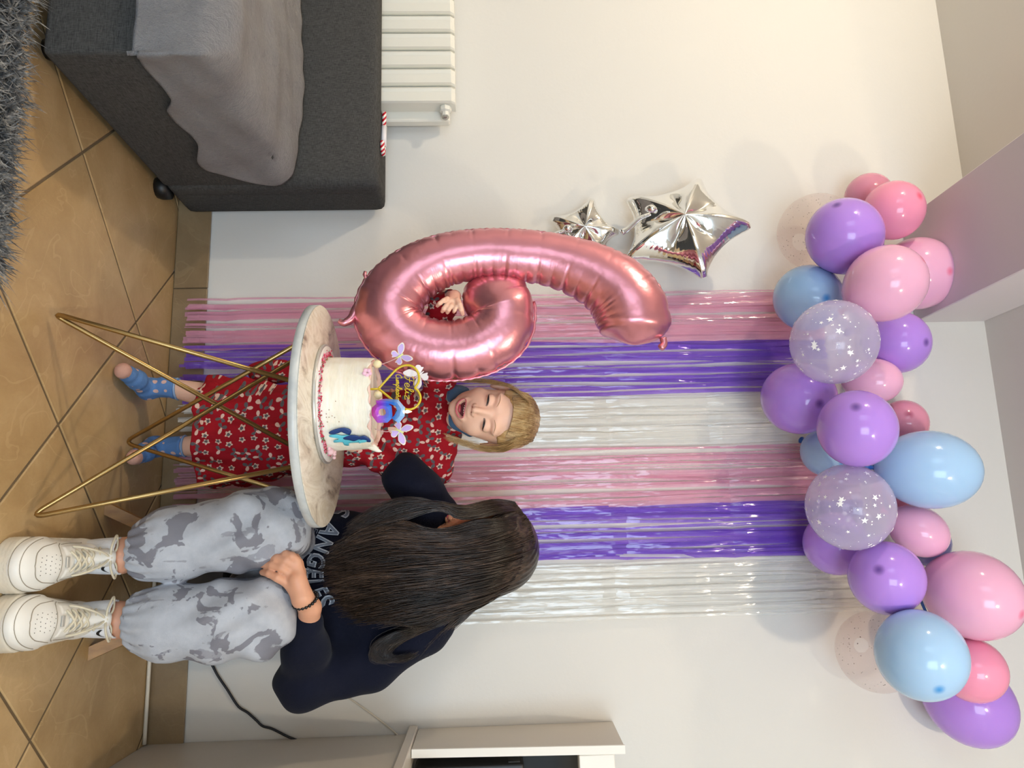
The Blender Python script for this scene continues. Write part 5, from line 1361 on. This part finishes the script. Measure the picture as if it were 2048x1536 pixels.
def sneaker(ank, toe_px, yawd, label=None):
    dr = A(math.sin(yawd), -math.cos(yawd), 0); rt = A(math.cos(yawd), math.sin(yawd), 0)
    heel = A(ank[0], ank[1], 0)-dr*.052
    def w2(q): return heel+q[:, :1]*dr+q[:, 1:2]*rt+q[:, 2:]*A(0, 0, 1)
    def mk(nm, vf, m, par, smooth=True): return obj(nm, (w2(np.asarray(vf[0])), vf[1]), m, par, smooth)
    up = mk('sneaker', surfnet(shoe_up, (-.01, -.07, .02), (.31, .07, .13), .003), MSH, teen)
    mk('sole', surfnet(shoe_sole, (-.01, -.07, -.006), (.31, .07, .045), .003), MSL, up)
    mk('tongue', tube(np.array([A(.17, 0, .080), A(.14, 0, .094), A(.11, 0, .108), A(.09, 0, .124), A(.082, 0, .136)]), [.013, .017, .019, .020, .014], 10), MSH, up)
    lc = []
    Z = lambda s, w, o=.0022: project(shoe_up, s, w)+o
    for k in range(6):
        s = .178-.0165*k; s2 = s-.012
        for sg in (-1, 1):
            lc.append(tube(cat([A(s, sg*.021, Z(s, sg*.021, .0015)), A(s*.6+s2*.4, sg*.008, Z(s, 0, .004)+.004), A(s2, -sg*.010, Z(s2, 0, .004)+.006), A(s2-.004, -sg*.022, Z(s2, .021, .0015))], 5), .0026, 6))
    kn = A(.098, 0, .134)
    for sg in (-1, 1):
        lc.append(tube(cat([kn, kn+A(.010, sg*.022, .006), kn+A(-.012, sg*.045, .004), kn+A(-.032, sg*.040, -.002), kn+A(-.018, sg*.018, .004), kn], 6), .0024, 6))
        lc.append(tube(cat([kn, kn+A(.03, sg*.014, -.004), kn+A(.058, sg*.026, -.026), A(.165, sg*.030, Z(.165, sg*.030, .003))], 6), .0024, 6))
    lc.append(ball(kn, (.007, .007, .006), 10))
    mk('laces', merge(lc), MLC, up)
    hs = []
    for i in range(6):
        for j in range(4 if i in (0, 5) else 5):
            s = .212+.0095*i-.002*abs(j-2); w = (j-2)*.0085+(0 if i % 2 else .003)
            if i == 5: continue
            hs.append(ball(A(s, w, Z(s, w, .0000)), (.0011, .0011, .0007), 6))
    mk('perforations', merge(hs), MHO, up)['kind'] = 'stuff'
    # stitched seams, laid on the leather
    sm_ = []
    for path in ([(.188, .038), (.200, .033), (.205, .020), (.206, 0), (.205, -.020), (.200, -.033), (.188, -.038)], [(.262, 0), (.256, .020), (.238, .033), (.215, .038), (.196, .040)], [(.262, 0), (.256, -.020), (.238, -.033), (.215, -.038), (.196, -.040)],
                 [(.186, .036), (.15, .036), (.12, .034), (.09, .033)], [(.186, -.036), (.15, -.036), (.12, -.034), (.09, -.033)]):
        P_ = cat(np.array(path), 5); sm_.append(tube(np.array([A(a, b, Z(a, b, .0004)) for a, b in P_]), .0009, 5))
    for zz, rr2 in ((.0355, .0009), (.0530, .0008)):
        P_ = []
        for a in np.linspace(-1.45, 1.45, 30):
            dx_, dy_ = math.cos(a), math.sin(a); o_ = A(.205, 0, zz); r2 = .09
            for _ in range(60):
                d_ = float(shoe_up((o_+A(dx_, dy_, 0)*r2)[None])[0])
                if d_ < .0004: break
                r2 -= max(d_*.8, .0004)
            P_.append(o_+A(dx_, dy_, 0)*(r2+.0002))
        sm_.append(tube(np.array(P_), rr2, 5))
    mk('seam_line', merge(sm_), plain('seam_grey', '#9a907e', .7), up)
    mk('lace_tag', box((.186, -.011, Z(.19, 0, .001)), (.196, .011, Z(.19, 0, .004)), .0006), plain('tag_silver', '#c9c6c0', .3, .4), up, False)
    # ribbed sock
    an = ank
    K_ = 44; V = []; hs_ = np.linspace(-.045, .036, 14); 
    for h in hs_:
        r = np.interp(h, [-.045, -.01, .02, .052], [.034, .037, .0385, .0395])
        for i in range(K_):
            a = i/K_*2*math.pi; q = r*(1+.018*math.cos(22*a)); V.append(ank+A(q*math.cos(a), q*math.sin(a)*1.05, h+.004*math.cos(a+1)))
    F = [(j*K_+i, j*K_+(i+1) % K_, (j+1)*K_+(i+1) % K_, (j+1)*K_+i) for j in range(13) for i in range(K_)]
    so = obj('sock', (np.array(V), F), MRS, teen, thick=.003)
    # the small black curved mark knitted into the sock
    mk_ = []
    for u in np.linspace(0, 1, 12):
        a = -1.10+.55*u; z = .018+.010*(2*u-1)**2*(1 if u > .35 else 1.0)-.004; wd = .0035*math.sin(math.pi*(.12+.88*u)**.6)
        r = .0410; mk_.append([ank+A(r*math.cos(a), r*math.sin(a)*1.05, z-wd), ank+A(r*math.cos(a), r*math.sin(a)*1.05, z+wd)])
    obj('sock_mark', grid(np.array(mk_)), MBS, so, thick=.0006)
    return up
AR2, AL2 = PY(225, 1112, -.515), PY(222, 1238, -.515)
AR2[2] = .098; AL2[2] = .098
sneaker(AR2, None, math.radians(3)); sneaker(AL2, None, math.radians(-5))

# ------------------------------------------------------------------ low stool under her
MWD = (lambda t: t.done(t.pbsdf(t.ramp(t.noise(t.coord(scale=(1, 1, .15)), 40, 4, .6), [(.3, '#8a5f28'), (.7, '#b0803e')]), .45)))(NT('oak_wood'))
st = empty('stool', (.11, -.20, 0), 'low wooden stool with splayed legs under the seated teenager', 'stool')
obj('seat', lathe([(.145, .185), (.155, .190), (.155, .205), (.150, .212), (.001, .214)], (.11, -.185, 0), k=48), plain('grey_stool_seat', '#8f8f90', .6), st)
for fx_, fy_ in ((-.080, -.32), (.262, -.345), (.305, -.05), (-.06, -.04)):
    a = A(fx_, fy_, 0); b = A(.11+(fx_-.11)*.45, -.185+(fy_+.185)*.45, .188)
    ex = A(.016, 0, 0); ey = A(0, .011, 0); V = [a-ex-ey, a+ex-ey, a+ex+ey, a-ex+ey, b-ex*.9-ey, b+ex*.9-ey, b+ex*.9+ey, b-ex*.9+ey]
    obj('leg', (np.array(V), [(3, 2, 1, 0), (4, 5, 6, 7), (0, 1, 5, 4), (1, 2, 6, 5), (2, 3, 7, 6), (3, 0, 4, 7)]), MWD, st, False)
